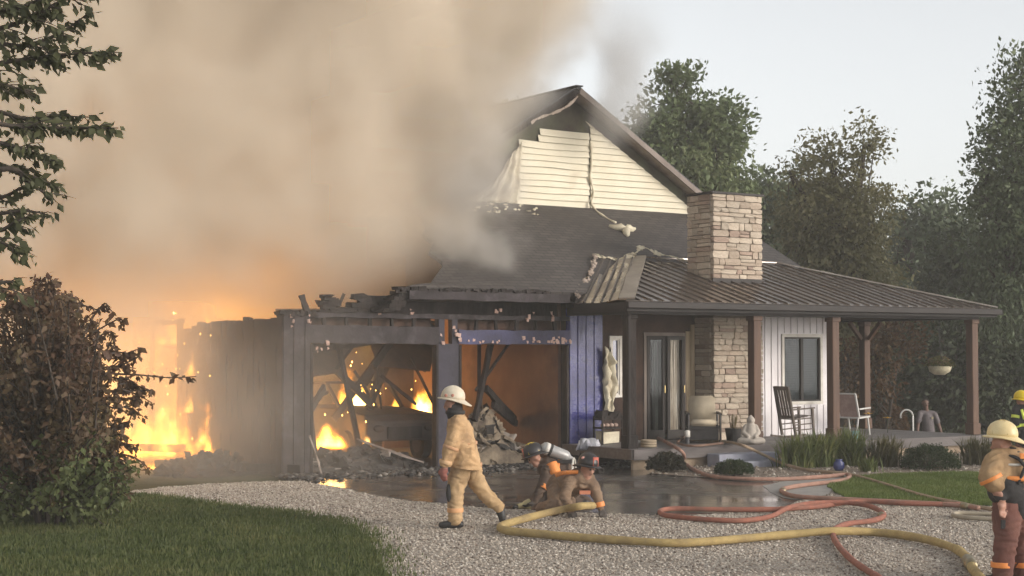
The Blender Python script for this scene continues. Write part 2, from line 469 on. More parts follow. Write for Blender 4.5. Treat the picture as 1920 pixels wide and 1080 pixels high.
def shingle_material(name, along_x, k, c1, c2, soot=.5):
    m = bpy.data.materials.new(name); m.use_nodes = True
    nt = m.node_tree; N, L = nt.nodes, nt.links; b = N['Principled BSDF']
    g = N.new('ShaderNodeNewGeometry'); sx = N.new('ShaderNodeSeparateXYZ'); L.new(g.outputs['Position'], sx.inputs[0])
    mu = N.new('ShaderNodeMath'); mu.operation = 'MULTIPLY'; mu.inputs[1].default_value = k
    cb = N.new('ShaderNodeCombineXYZ')
    L.new(sx.outputs[0 if along_x else 1], cb.inputs[0]); L.new(sx.outputs[1 if along_x else 0], mu.inputs[0]); L.new(mu.outputs[0], cb.inputs[1])
    br = N.new('ShaderNodeTexBrick'); L.new(cb.outputs[0], br.inputs['Vector'])
    br.inputs['Scale'].default_value = 1; br.inputs['Brick Width'].default_value = .3; br.inputs['Row Height'].default_value = .15
    br.inputs['Mortar Size'].default_value = .014; br.inputs['Mortar Smooth'].default_value = .3; br.inputs['Bias'].default_value = 0
    br.inputs['Color1'].default_value = (*c1, 1); br.inputs['Color2'].default_value = (*c2, 1); br.inputs['Mortar'].default_value = (.02, .019, .019, 1)
    n = N.new('ShaderNodeTexNoise'); n.inputs['Scale'].default_value = .7; n.inputs['Detail'].default_value = 6; L.new(g.outputs['Position'], n.inputs['Vector'])
    r = N.new('ShaderNodeMapRange'); r.inputs[1].default_value = .42; r.inputs[2].default_value = .66; r.inputs[4].default_value = soot; L.new(n.outputs[0], r.inputs[0])
    mx = N.new('ShaderNodeMix'); mx.data_type = 'RGBA'; L.new(r.outputs[0], mx.inputs[0]); L.new(br.outputs['Color'], mx.inputs[6]); mx.inputs[7].default_value = (.035, .028, .025, 1)
    L.new(mx.outputs[2], b.inputs['Base Color'])
    b.inputs['Roughness'].default_value = .62; b.inputs['Specular IOR Level'].default_value = .45
    bp = N.new('ShaderNodeBump'); bp.inputs['Strength'].default_value = .7; bp.inputs['Distance'].default_value = .015
    L.new(br.outputs['Fac'], bp.inputs['Height']); bp.invert = True; L.new(bp.outputs[0], b.inputs['Normal'])
    return m
SH_LOW = shingle_material('low_roof_shingle', True, 1.118, (.098, .084, .076), (.058, .05, .047))
SH_MAIN = shingle_material('main_roof_shingle', False, 1.2, (.075, .075, .08), (.05, .05, .056), .3)
CHAR = mat('charred_wood', (.014, .011, .010), (.04, .031, .028), rough=.9, scale=5, bump=.9, bscale=18, stretch=(1, 1, .35), col3=(.075, .062, .058), mix3=(.52, .85), spec=.3)
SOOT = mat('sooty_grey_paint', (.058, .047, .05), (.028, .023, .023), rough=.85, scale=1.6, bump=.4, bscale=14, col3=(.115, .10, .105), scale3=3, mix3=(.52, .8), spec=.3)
SOOTBR = mat('sooty_brown_board', (.085, .05, .036), (.04, .026, .022), rough=.9, scale=1.3, bump=.3, col3=(.12, .07, .05), mix3=(.5, .8), spec=.2)
BLUE = mat('blue_lit_board', (.011, .012, .06), (.02, .024, .2), rough=.45, scale=1.1, mix=(.3, .6), bump=.35, bscale=25, rough2=.25, col3=(.035, .033, .05), scale3=2.2, mix3=(.55, .75))  # blue emergency light falling on the wall is put into the board colour
CREAM = mat('cream_vinyl', (.66, .60, .46), (.60, .53, .39), rough=.5, scale=2.2, mix=(.4, .75), col3=(.52, .45, .33), scale3=1.1, mix3=(.6, .85), bump=.05, bscale=8)
CREAMB = mat('scorched_vinyl', (.70, .63, .47), (.36, .29, .2), rough=.6, scale=3, mix=(.42, .72), bump=.3, bscale=9)
GREEN = mat('green_sheathing', (.13, .14, .075), (.085, .085, .055), rough=.85, scale=1.2, col3=(.05, .036, .028), scale3=.7, mix3=(.36, .56), bump=.1)
WHITE = mat('white_siding', (.80, .76, .77), (.72, .67, .68), rough=.55, scale=1.5, col3=(.56, .50, .45), scale3=.9, mix3=(.55, .8))  # the white carries a faint lilac cast of the emergency light
TRIMW = mat('white_trim', (.72, .68, .62), (.55, .5, .44), rough=.55, scale=4)
TAUPE = mat('taupe_trim', (.22, .17, .14), (.14, .105, .085), rough=.6, scale=3, stretch=(1, 1, .4))
SOFFIT = mat('soffit_board', (.42, .34, .28), (.24, .18, .14), rough=.7, scale=2.5)
BRONZE = mat('bronze_metal', (.44, .39, .35), (.33, .28, .245), rough=.2, scale=1.2, metal=.9, rough2=.36)
RIB = mat('rib_metal', (.11, .085, .07), (.075, .058, .047), rough=.4, scale=2, metal=.5)  # shadow along the ribs is put into this darker metal colour
BRONZE_D = mat('dark_bronze_metal', (.026, .019, .017), (.017, .013, .012), rough=.55, scale=2, metal=.0, spec=.3)
WOOD = mat('post_timber', (.13, .066, .036), (.075, .036, .022), rough=.65, scale=3, stretch=(3, 3, .3), bump=.25, bscale=20)
CONC = mat('porch_concrete', (.24, .22, .215), (.16, .145, .14), rough=.6, scale=3, bump=.15)
GLASS = mat('dark_window_glass', (.05, .055, .06), rough=.07, spec=.8)
DARK = mat('dark_room', (.035, .026, .022), (.06, .042, .032), rough=.95, scale=2)

# main block walls and gable
b = MB(); b.box((HX0, YG+.02, 3.4), (HX1, 42, GB)); b.box((19.12, YG+.03, .3), (HX1-.01, 41.9, 3.4))
b.add([(HX0, YG+.02, GB), (HX1, YG+.02, GB), (RIDGE_X, YG+.02, RIDGE_Z), (HX0, 42, GB), (HX1, 42, GB), (RIDGE_X, 42, RIDGE_Z)], [(0,1,2),(3,5,4),(0,2,5,3),(1,4,5,2)])
gable = b.build('gable_wall', GREEN, house)
gable['label'] = 'green sheathing bared where the gable siding melted'
def rake_z(x): return RIDGE_Z - abs(x - RIDGE_X) * PITCHR
# lap siding on the gable: every course a board, split at the seam where the smoke stains run down
SEAM = 22.55
CO = .152
def course(z0, x0, x1, m, mode):
    """one lap board: bottom proud of the wall, leaning in; ends follow the roof slope"""
    z1 = z0 + CO + .012
    def lim(z): return (RIDGE_X - (RIDGE_Z-.28-z)/PITCHR, RIDGE_X + (RIDGE_Z-.28-z)/PITCHR)
    n = max(2, int((x1-x0)/.25)); vs = []; fs = []
    for i in range(n+1):
        x = x0 + (x1-x0)*i/n
        for (z, y) in ((z0, YG-.052), (z0, YG-.030), (z1, YG-.004), (z1, YG-.010)):
            lo, hi = lim(z); xx = min(max(x, lo), hi)
            wv = (mnoise.noise(Vector((x*1.1, z0*2.3, 3.1))) * .03) * (1.0 if mode == 'warped' else .12)
            wz = mnoise.noise(Vector((x*.9, z0*3, 9.2))) * (.035 if mode == 'warped' else .004)
            vs.append((xx, y - abs(wv), z + wz))
    for i in range(n):
        for k in range(4):
            a = i*4+k; c = i*4+(k+1)%4
            fs.append((a, a+4, c+4, c))
    fs.append((0,1,2,3)); e = n*4; fs.append((e+3,e+2,e+1,e))
    q = MB(); q.add(vs, fs)
    return q.build('siding_board', m, gable)
zz = GB + .01; k = 0
while zz < RIDGE_Z - .5:
    hi = RIDGE_X + (RIDGE_Z-.28-zz)/PITCHR
    if hi - SEAM > .15: course(zz, SEAM+.02, hi, CREAM, 'flat')
    # the half towards the fire: the upper courses are gone, the edge is ragged
    if k < 10:
        lx = [20.25, 20.22, 20.25, 20.22, 20.3, 20.28, 20.4, 20.42, 20.5, 20.5][k]
        course(zz + .02, lx, SEAM-.02, CREAM, 'warped')
    elif k < 12:
        course(zz + .02, [21.05, 21.1][k-10], SEAM-.02, CREAM, 'warped')
    zz += CO; k += 1
# melted sheet sagging at the ragged edge
def crumple(name, poly_grid, material, parent, amp, freq, th=.012, seed=0, smooth=True):
    """a curled sheet over a grid of points (rows of equal length)"""
    rows = len(poly_grid); cols = len(poly_grid[0]); vs = []
    for j in range(rows):
        for i in range(cols):
            p = Vector(poly_grid[j][i]); n = mnoise.noise_vector(p*freq + Vector((seed, seed*2.1, 0)))
            n2 = mnoise.noise_vector(p*freq*2.7 + Vector((seed, 0, seed)))
            vs.append(p + n*amp + n2*amp*.45)
    fs = [(j*cols+i, j*cols+i+1, (j+1)*cols+i+1, (j+1)*cols+i) for j in range(rows-1) for i in range(cols-1)]
    q = MB(); q.add(vs, fs); o = q.build(name, material, parent, smooth=smooth)
    md = o.modifiers.new('thickness', 'SOLIDIFY'); md.thickness = th; md.offset = 0
    return o
grid = []
for j in range(15):
    t = j/14; row = []
    for i in range(37):
        s_ = i/36
        xl = 18.75 + 1.0*t; xr = 20.42 + .12*t
        fold = .055*math.sin(s_*31 + 2.2*math.sin(t*2.1+s_*4))*(.35+.65*math.sin(min(1, t*1.3)*math.pi))
        row.append((xl + (xr-xl)*s_, YG - .10 + fold, GB + .03 + (.22 + 1.28*s_**.8)*t + .05*mnoise.noise(Vector((s_*7, t*3, 2)))*(t > .8)))
    grid.append(row)
o = crumple('melted_siding', grid, CREAMB, gable, .045, 3.6, th=.008, seed=3); o['label'] = 'melted cream siding hanging in folds at the gable edge'
# stain strip: loose corner trim hanging down from the seam onto the roof
q = MB(); pts = catmull([(SEAM, YG-.07, 7.35), (SEAM+.02, YG-.08, 6.9), (SEAM-.03, YG-.09, 6.5), (SEAM+.06, YG-.1, 6.15), (SEAM-.04, YG-.16, 5.85), (SEAM+.03, YG-.45, 5.58), (SEAM+.12, YG-.9, 5.36)], 5)
q.tube(pts, [.028 + .012*math.sin(i*1.3) for i in range(len(pts))], 7)
o = q.build('hanging_trim', CREAMB, gable, smooth=True); o['label'] = 'melted trim strip dangling from the gable seam'

# main roof: two slopes, rake boards, ridge cap
for sgn, nm in ((-1, 'roof_slope'), (1, 'roof_slope')):
    e = RIDGE_X + sgn*4.95; ez = rake_z(e) + .08
    P = [(RIDGE_X, YG-.42, RIDGE_Z+.12), (e, YG-.42, ez), (e, 42.4, ez), (RIDGE_X, 42.4, RIDGE_Z+.12)]
    if sgn > 0: P = P[::-1]
    q = MB(); q.slab([Vector(p)+Vector((0,0,.06)) for p in P], .06)
    rs = q.build(nm, SH_MAIN, house)
    q = MB(); q.slab([Vector(p)+Vector((0, .03 if i in ((0,1) if sgn<0 else (2,3)) else 0, -.002)) for i, p in enumerate(P)], .03)
    q.build('soffit', SOFFIT, rs)
    q = MB()
    a = Vector((RIDGE_X + sgn*.02, YG-.44, RIDGE_Z+.06)); c = Vector((e, YG-.44, ez-.06))
    q.bar(a, c, .04, .13, up=(0,0,1), seg=14, jit=.014)
    q.build('rake_board', TAUPE if sgn > 0 else CHAR, rs)
q = MB(); q.bar((RIDGE_X, YG-.46, RIDGE_Z+.175), (RIDGE_X, 42.4, RIDGE_Z+.175), .2, .03); q.build('ridge_cap', SH_MAIN, house)
# curled white rake trim near the peak
q = MB(); pts = [(RIDGE_X-.1-1.35*t, YG-.52-.05*math.sin(t*7), RIDGE_Z+.03-1.35*t*PITCHR-.12-.07*math.sin(t*5)) for t in np.linspace(0, 1, 14)]
for i in range(13): q.bar(pts[i], pts[i+1], .02, .035+.03*abs(math.sin(i*.9)), seg=1, jit=.01)
q.build('peeling_trim', SOFFIT, house)

# low front roof: shingles, burnt away over the garage
def low_z(y): return 3.46 + .5*(y - 26.75)
q = MB(); vs = []; fs = []; idx = {}
dxs, dys = .3, .25
def left_edge(y):
    base = 16.0 + (y-27.2)*.42 if y > 27.3 else 14.75 + (y-26.75)*2.2
    return base + .35*mnoise.noise(Vector((y*1.9, 1.3, 0)))
ny = int((YG-26.75)/dys)+1
rows = []
for j in range(ny+1):
    y = 26.75 + (YG-26.75)*j/ny; x0 = left_edge(y); row = []
    for i in range(41):
        x = x0 + (26.75-x0)*i/40
        sag = .10*math.exp(-((x-x0)/1.3)**2) + .012*mnoise.noise(Vector((x*.8, y*.8, 0)))
        row.append((x, y, low_z(y) + .06 - (sag if y > 27 else sag*.2)))
    rows.append(row)
vs = [p for r in rows for p in r]
fs = [(j*41+i, j*41+i+1, (j+1)*41+i+1, (j+1)*41+i) for j in range(ny) for i in range(40)]
q.add(vs, fs); low = q.build('low_roof', SH_LOW, house)
md = low.modifiers.new('thickness', 'SOLIDIFY'); md.thickness = .08; md.offset = -1
q = MB(); q.bar((15.0, 26.72, 3.40), (18.75, 26.72, 3.38), .04, .17, seg=14, jit=.012); q.build('fascia', SOOT, low)
q = MB()
for i in range(46):     # curled, burnt shingle edge
    t = i/45; x = 14.75 + 3.4*t
    q.box((x, 26.7+random.uniform(-.03,.05), 3.48+random.uniform(-.02,.02)), (x+.12, 26.95, 3.51+random.uniform(0,.045)), jit=.018)
q.build('burnt_edge', CHAR, low)['kind'] = 'stuff'

q = MB()
for i in range(40):
    x = random.uniform(18.3, 20.8); y = random.uniform(30.6, 31.2); s_ = random.uniform(.02, .06)
    z = low_z(y)+.07; q.box((x, y, z), (x+s_*1.6, y+s_, z+.03), jit=.02)
q.build('roof_debris', CREAMB, low)['kind'] = 'stuff'

# front room under the low roof: walls, dark room behind the door
q = MB()
q.box((19.1, YF+.1, .3), (19.25, YG, 3.4)); q.box((HX1-.15, YF+.15, .3), (HX1, YG, 3.5)); 
q.box((19.4, 30.2, .3), (HX1-.2, 30.3, 3.4))
q.box((19.26, YF+.15, .28), (HX1-.16, 30.2, .38))
q.build('room_wall', DARK, house)
# front wall pieces round the door and windows
fw = empty('front_wall', (0, 0, 0)); fw.parent = house; fw.matrix_parent_inverse = Matrix.Translation(-PWL['house'])
q = MB(); q.box((19.1, YF, .02), (19.97, YF+.1, 3.2)); o = q.build('blue_lit_panel', BLUE, fw); o['label'] = 'end wall of the garage coloured as if under blue emergency light, wet near the ground'
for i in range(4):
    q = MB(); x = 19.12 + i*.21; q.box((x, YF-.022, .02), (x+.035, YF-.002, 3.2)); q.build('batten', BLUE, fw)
q = MB(); q.box((19.97, YF, .38), (20.18, YF+.1, 3.2)); q.box((20.18, YF, 2.62), (20.42, YF+.1, 3.2)); q.box((20.18, YF, .38), (20.42, YF+.1, 1.35)); q.box((20.42, YF, .38), (21.05, YF+.1, 3.2)); q.box((21.05, YF, 2.72), (22.2, YF+.1, 3.2)); q.box((22.2, YF, .38), (22.45, YF+.1, 3.2))
q.build('scorched_panel', SOOTBR, fw)
q = MB()
WX0, WX1, WZ0, WZ1 = 25.08, 26.2, 1.17, 2.64
q.box((23.95, YF, .38), (WX0, YF+.1, 3.3)); q.box((WX1, YF, .38), (HX1, YF+.1, 3.3)); q.box((WX0, YF, .38), (WX1, YF+.1, WZ0)); q.box((WX0, YF, WZ1), (WX1, YF+.1, 3.3))
q.build('white_panel', WHITE, fw)
x = 24.1
while x < 26.5:
    q = MB()
    if WX0-.12 < x < WX1+.1:
        q.box((x, YF-.02, .38), (x+.035, YF-.002, WZ0-.09)); q.build('batten', WHITE, fw); q = MB(); q.box((x, YF-.02, WZ1+.09), (x+.035, YF-.002, 3.3))
    else: q.box((x, YF-.02, .38), (x+.035, YF-.002, 3.3))
    q.build('batten', WHITE, fw); x += .2
# windows
def window(x0, x1, z0, z1, frame_m, pane_m, npane, y=YF, blind=False, tr=.07, label=None):
    w = MB()
    w.box((x0-tr, y-.035, z0-tr), (x1+tr, y-.003, z0)); w.box((x0-tr, y-.035, z1), (x1+tr, y-.003, z1+tr)); w.box((x0-tr, y-.033, z0), (x0, y-.003, z1)); w.box((x1, y-.033, z0), (x1+tr, y-.003, z1))
    o = w.build('window', TRIMW, house)
    if label: o['label'] = label
    pw = (x1-x0)/npane
    for i in range(npane):
        a, c = x0+pw*i, x0+pw*(i+1); f = MB(); t = .035
        f.box((a, y-.012, z0), (a+t, y+.05, z1)); f.box((c-t, y-.012, z0), (c, y+.05, z1)); f.box((a+t, y-.01, z0), (c-t, y+.05, z0+t)); f.box((a+t, y-.01, z1-t), (c-t, y+.05, z1))
        f.build('sash', frame_m, o)
        g_ = MB(); g_.box((a+t, y+.02, z0+t), (c-t, y+.026, z1-t)); g_.build('pane', pane_m, o)
    return o
def clear_glass():
    m = bpy.data.materials.new('window_glass'); m.use_nodes = True
    N, L = m.node_tree.nodes, m.node_tree.links; N.clear()
    t = N.new('ShaderNodeBsdfTransparent'); t.inputs[0].default_value = (.55, .58, .6, 1)
    g_ = N.new('ShaderNodeBsdfGlossy'); g_.inputs['Roughness'].default_value = .05; g_.inputs['Color'].default_value = (.55, .55, .55, 1)
    fr = N.new('ShaderNodeFresnel'); fr.inputs[0].default_value = 1.25
    mx = N.new('ShaderNodeMixShader'); o = N.new('ShaderNodeOutputMaterial')
    L.new(fr.outputs[0], mx.inputs[0]); L.new(t.outputs[0], mx.inputs[1]); L.new(g_.outputs[0], mx.inputs[2]); L.new(mx.outputs[0], o.inputs[0])
    return m
CGLASS = clear_glass()
w1 = window(WX0, WX1, WZ0, WZ1, BRONZE_D, CGLASS, 2, label='two pane window with blinds in the white porch wall')
BLIND = mat('blind_slat', (.34, .33, .31), rough=.6)
n = 26
for i in range(n):
    z = WZ0+.05 + (WZ1-WZ0-.1)*i/(n-1)
    q = MB(); q.bar((WX0+.04, YF+.065, z), (WX1-.04, YF+.065, z), .006, .062, up=(0, .5, 1)); q.build('blind_slat', BLIND, w1)
q = MB(); q.box((WX0-.05, YF+.10, WZ0-.05), (WX1+.05, YF+.13, WZ1+.05)); q.build('backing', mat('room_shade', (.06, .06, .062), rough=.9), w1)
w2 = window(20.2, 20.4, 1.4, 2.58, TRIMW, mat('blue_glass', (.05, .06, .15), rough=.1, spec=.7), 1, tr=.06, label='narrow porch window with white frame beside the blue tinted wall')
# french door standing ajar
door = empty('french_door', (0, 0, 0)); door.parent = house; door.matrix_parent_inverse = Matrix.Translation(-PWL['house'])
q = MB(); q.box((21.05, YF-.03, .4), (21.12, YF+.1, 2.72)); q.box((22.13, YF-.03, .4), (22.2, YF+.1, 2.72)); q.box((21.12, YF-.03, 2.65), (22.13, YF+.1, 2.72)); q.build('door_frame', TAUPE, door)
for i, (a, c) in enumerate(((21.13, 21.62), (21.64, 22.12))):
    yy = YF-.02 - (.05 if i else 0)
    q = MB(); t = .075
    q.box((a, yy-.02, .42), (a+t, yy+.025, 2.64)); q.box((c-t, yy-.02, .42), (c, yy+.025, 2.64)); q.box((a+t, yy-.018, 2.64-t), (c-t, yy+.023, 2.64)); q.box((a+t, yy-.018, .42), (c-t, yy+.023, .62))
    dl = q.build('door_leaf', BRONZE_D, door)
    if i == 0:
        q = MB(); q.box((a+t, yy, .62), (c-t, yy+.006, 2.64-t)); q.build('pane', CGLASS, dl)
    q = MB(); q.bar((c-t*.5, yy-.05, 1.42), (c-t*.5, yy-.05, 1.58), .018, .018); q.bar((c-t*.5, yy-.05, 1.5), (c-t*.5, yy-.02, 1.5), .02, .02); q.build('handle', mat('brass', (.45, .34, .16), rough=.35, metal=1), dl)
def drape(name, x0, x1, z0, z1, y, material, folds, parent, amp=.035):
    q = MB(); vs = []; n = folds*8; m_ = 7
    for j in range(m_+1):
        t = j/m_
        for i in range(n+1):
            s_ = i/n
            vs.append((x0+(x1-x0)*s_ + .015*mnoise.noise(Vector((s_*4, t*3, 1))), y + amp*math.sin(s_*folds*2*math.pi)*(1-.3*t) + .03*mnoise.noise(Vector((s_*3, t*2, x0))), z0+(z1-z0)*t + (.04*mnoise.noise(Vector((s_*6, 0, 2))) if j == 0 else 0)))
    q.add(vs, [(j*(n+1)+i, j*(n+1)+i+1, (j+1)*(n+1)+i+1, (j+1)*(n+1)+i) for j in range(m_) for i in range(n)])
    return q.build(name, material, parent, smooth=True)
CURT = mat('smoke_stained_curtain', (.78, .73, .64), (.40, .34, .27), rough=.9, scale=2.2, stretch=(4, 1, .5))
drape('curtain', 21.74, 22.06, .5, 2.6, YF+.03, CURT, 5, door, .025)
drape('curtain', 21.36, 21.5, .5, 2.55, YF+.08, CURT, 2, door)
q = MB(); q.box((22.21, YF-.03, .4), (22.33, YF-.004, 2.75)); q.box((22.335, YF-.04, .4), (22.44, YF-.004, 2.9)); q.build('door_casing', mat('bare_board', (.55, .43, .28), (.34, .25, .16), rough=.7, scale=2, stretch=(4, 4, .4)), fw)
# torn vinyl by the blue tinted wall
grid = []
for j in range(16):
    t = j/15; row = []
    for i in range(15):
        s_ = i/14; wd = .10 + .26*math.sin(min(1, (1-t)*1.25)*2.5+.2)
        row.append((19.93 + wd*s_, YF-.12 + .05*math.sin(s_*11+t*4), .95 + 1.4*t + .05*math.sin(s_*9)*t))
    grid.append(row)
o = crumple('torn_vinyl', grid, CREAMB, fw, .085, 6.5, th=.006, seed=8); o['label'] = 'torn cream vinyl hanging at the blue tinted wall edge'

# ------------------------------------------------------------------ stone chimney: every stone laid singly
STONE_M = [mat('stone_tan', (.46, .37, .29), (.36, .28, .21), rough=.85, scale=7, bump=.6, bscale=16, rnd=.16),
           mat('stone_buff', (.52, .44, .35), (.42, .34, .26), rough=.85, scale=7, bump=.6, bscale=16, rnd=.22),
           mat('stone_rose', (.38, .28, .22), (.30, .215, .165), rough=.85, scale=7, bump=.6, bscale=16, rnd=.18)]
def stone_mesh(seed, m):
    r = random.Random(seed); bm = bmesh.new()
    bmesh.ops.create_cube(bm, size=1.0)
    bmesh.ops.subdivide_edges(bm, edges=bm.edges[:], cuts=1, use_grid_fill=True)
    for v in bm.verts:
        k = sum(abs(c) > .4 for c in v.co)
        if k == 3: v.co *= .93
        v.co += Vector((r.uniform(-.035,.035), r.uniform(-.09,.09), r.uniform(-.045,.045)))
    me = bpy.data.meshes.new('stone'); bm.to_mesh(me); bm.free(); me.materials.append(m); return me
STONES = [[stone_mesh(10*j+i, STONE_M[j]) for i in range(4)] for j in range(3)]
chim = MB(); CX0, CX1, CY0, CY1, CZ = 22.5, 23.88, 26.65, 27.5, 5.74
chim.box((CX0+.03, CY0+.03, .3), (CX1-.03, CY1-.03, CZ-.02))
chimney = chim.build('chimney', mat('mortar', (.30, .24, .19), (.2, .16, .13), rough=.95, scale=9), house)
chimney['label'] = 'square stone chimney rising through the metal porch roof'
def lay(z0, z1, u0, u1, put, rr):
    z = z0
    while z < z1 - .03:
        h = min(rr.choice([.085, .105, .13, .15, .17]), z1 - z); u = u0
        if z1 - z - h < .05: h = z1 - z
        while u < u1 - .02:
            w = rr.choice([.16, .22, .3, .38, .45]); w = min(w, u1-u)
            if u1-u-w < .09: w = u1-u
            if h > .14 and rr.random() < .35 and w > .2:
                put(u+w/2, z+h*.25, w, h*.5, rr); put(u+w/2, z+h*.75, w, h*.5, rr)
            else: put(u+w/2, z+h/2, w, h, rr)
            u += w
        z += h
def stone_at(c, s, rz, rr):
    o = bpy.data.objects.new('stone', rr.choice(STONES[rr.choice([0,0,0,1,1,1,2])]))
    o.location = c; o.scale = s; o.rotation_euler = (0, 0, rz); link(o, chimney)
rr = random.Random(5)
def put_f(u, z, w, h, r): stone_at((u, CY0+.035-r.uniform(0,.02), z), (w-.012, .11, h-.012), 0, r)
def put_l(u, z, w, h, r): stone_at((CX0+.035-r.uniform(0,.02), u, z), (w-.012, .11, h-.012), R(90), r)
lay(3.72, CZ, CX0-.015, CX1+.015, put_f, rr); lay(3.72, CZ, CY0+.08, CY1, put_l, rr)
lay(.4, 3.05, CX0-.015, CX1+.015, put_f, rr); lay(.4, 3.05, CY0+.08, YF, put_l, rr)
q = MB(); q.box((CX0-.06, CY0-.06, CZ), (CX1+.06, CY1+.06, CZ+.045)); q.build('chimney_cap', BRONZE_D, chimney)
q = MB(); q.box((CX0-.05, CY0-.05, 3.72), (CX1+.05, CY0-.022, 3.90)); q.build('flashing', BRONZE_D, chimney)

# ------------------------------------------------------------------ porch
EX0, EX1, EY, EZ = 18.78, 29.5, 24.85, 3.30
AP_X0, AP_X1, AP_Y, AP_Z = 22.0, 26.1, 28.6, 4.40
SL = (AP_Z-EZ)/(AP_Y-EY)
q = MB(); q.box((18.95, 24.85, .27), (29.2, YF-.01, .4)); q.box((HX1+.01, YF, .27), (29.2, 31.5, .4))
deck = q.build('porch_floor', CONC, house)
q = MB(); q.box((18.93, 24.8, .2), (29.23, 24.85, .405)); q.box((18.9, 24.85, .2), (18.95, 27.2, .405)); q.build('edge_board', mat('edge_timber', (.14, .12, .115), (.09, .075, .07), rough=.6, scale=4, stretch=(.4, 3, 3)), deck)
q = MB(); q.box((19.0, 24.92, 0), (29.1, 25.0, .268)); q.build('skirt', mat('tan_skirt', (.36, .28, .2), (.26, .19, .13), rough=.9, scale=5, bump=.4), deck)
STEPM = mat('pale_step', (.30, .31, .36), (.22, .22, .27), rough=.5, scale=4, bump=.1)
q = MB(); q.box((20.75, 24.42, .0), (22.3, 24.795, .27)); q.box((20.75, 24.05, 0), (22.3, 24.415, .14)); q.build('step', STEPM, deck, bevel=.012)
# posts
def post(x, y, z0=.405, z1=3.05):
    q = MB(); q.box((x-.1, y-.1, z0), (x+.1, y+.1, z1)); o = q.build('porch_post', WOOD, house, bevel=.012)
    q = MB(); q.box((x-.125, y-.125, z0), (x+.125, y+.125, z0+.26)); q.build('post_base', WOOD, o, bevel=.01)
    q = MB(); q.box((x-.125, y-.125, z1-.1), (x+.125, y+.125, z1-.002)); q.build('post_cap', WOOD, o, bevel=.01)
    return o
px_ = [19.12, 22.38, 24.62, 29.02]
for i, x in enumerate(px_):
    o = post(x, 25.2)
    if i == 0:
        o.data.materials[0] = CHAR; o['label'] = 'charred corner post of the porch'
        for ch in o.children: ch.data.materials.clear(); ch.data.materials.append(CHAR)
pb = post(29.02, 28.6)
q = MB()
q.bar((29.02, 28.45, 2.62), (29.02, 28.05, 3.03), .09, .09); q.bar((28.9, 28.6, 2.62), (28.5, 28.6, 3.03), .09, .09); q.build('brace', WOOD, pb)
post(29.02, 31.3)
q = MB(); q.box((19.0, 25.1, 3.05), (29.15, 25.3, 3.2)); q.box((28.92, 25.3, 3.05), (29.12, 31.4, 3.2)); q.box((19.02, 25.3, 3.05), (19.22, 27.2, 3.2))
q.build('porch_beam', BRONZE_D, house)
q = MB(); q.box((19.3, 25.32, 3.1), (28.9, 27.2, 3.14)); q.box((26.55, 27.2, 3.1), (28.9, 31.4, 3.14)); q.build('porch_ceiling', SOOTBR, house)
# metal roof: each standing seam panel by itself
proof = empty('porch_roof', (0, 0, 0)); proof.parent = house; proof.matrix_parent_inverse = Matrix.Translation(-PWL['house'])
PW_ = .298
npan = 36
def panel(bl, br, tr, tl, bulge=0.0, nm='roof_panel'):
    """pan with a raised rib along its first edge"""
    bl, br, tr, tl = map(Vector, (bl, br, tr, tl)); n = (br-bl).cross(tl-bl).normalized()
    q = MB(); th = n*.012; q.add([bl, br, tr, tl, bl-th, br-th, tr-th, tl-th], [(0,1,2,3),(7,6,5,4),(0,4,5,1),(1,5,6,2),(2,6,7,3),(3,7,4,0)])
    e = (br-bl).normalized(); w = .03; h = .03
    if (tl-bl).length > .08:
        a, c = bl + e*.01 + n*.001, tl + e*.01 + n*.001
        vs = []
        for p in (a, c): vs += [p, p+e*(w+.02), p+e*(w+.006)+n*h, p+e*.01+n*h]
        q.cur = 1; q.add(vs, [(0,1,2,3),(7,6,5,4),(0,4,5,1),(1,5,6,2),(2,6,7,3),(3,7,4,0)])
    return q.build(nm, [BRONZE, RIB], proof)
def top_y(x):
    if x < AP_X0: return EY + (AP_Y-EY)*(x-EX0)/(AP_X0-EX0)
    if x > AP_X1: return EY + (AP_Y-EY)*(EX1-x)/(EX1-AP_X1)
    return AP_Y
for k in range(npan):
    x0 = EX0 + (EX1-EX0)*k/npan; x1 = EX0 + (EX1-EX0)*(k+1)/npan
    y0, y1 = max(top_y(x0), EY+.003), max(top_y(x1), EY+.003)
    jz = random.uniform(-.004, .004)
    panel((x0, EY, EZ+jz), (x1, EY, EZ+jz), (x1, y1, EZ+SL*(y1-EY)+jz), (x0, y0, EZ+SL*(y0-EY)+jz))
# left return: warped panels running up from the short eave
nl = 6
for k in range(nl):
    t0, t1 = k/nl, (k+1)/nl
    def eave(t): return Vector((EX0+.02, EY + (26.62-EY)*t, EZ+.02 - .05*t + .02*math.sin(t*9)))
    def topp(t): return Vector((AP_X0 - 1.35*t, AP_Y - .18*t, AP_Z+.02 - .06*t + .05*math.sin(t*6.5)))
    # the panel fans from the eave to the top edge
    panel(eave(t1), eave(t0), topp(t0), topp(t1))
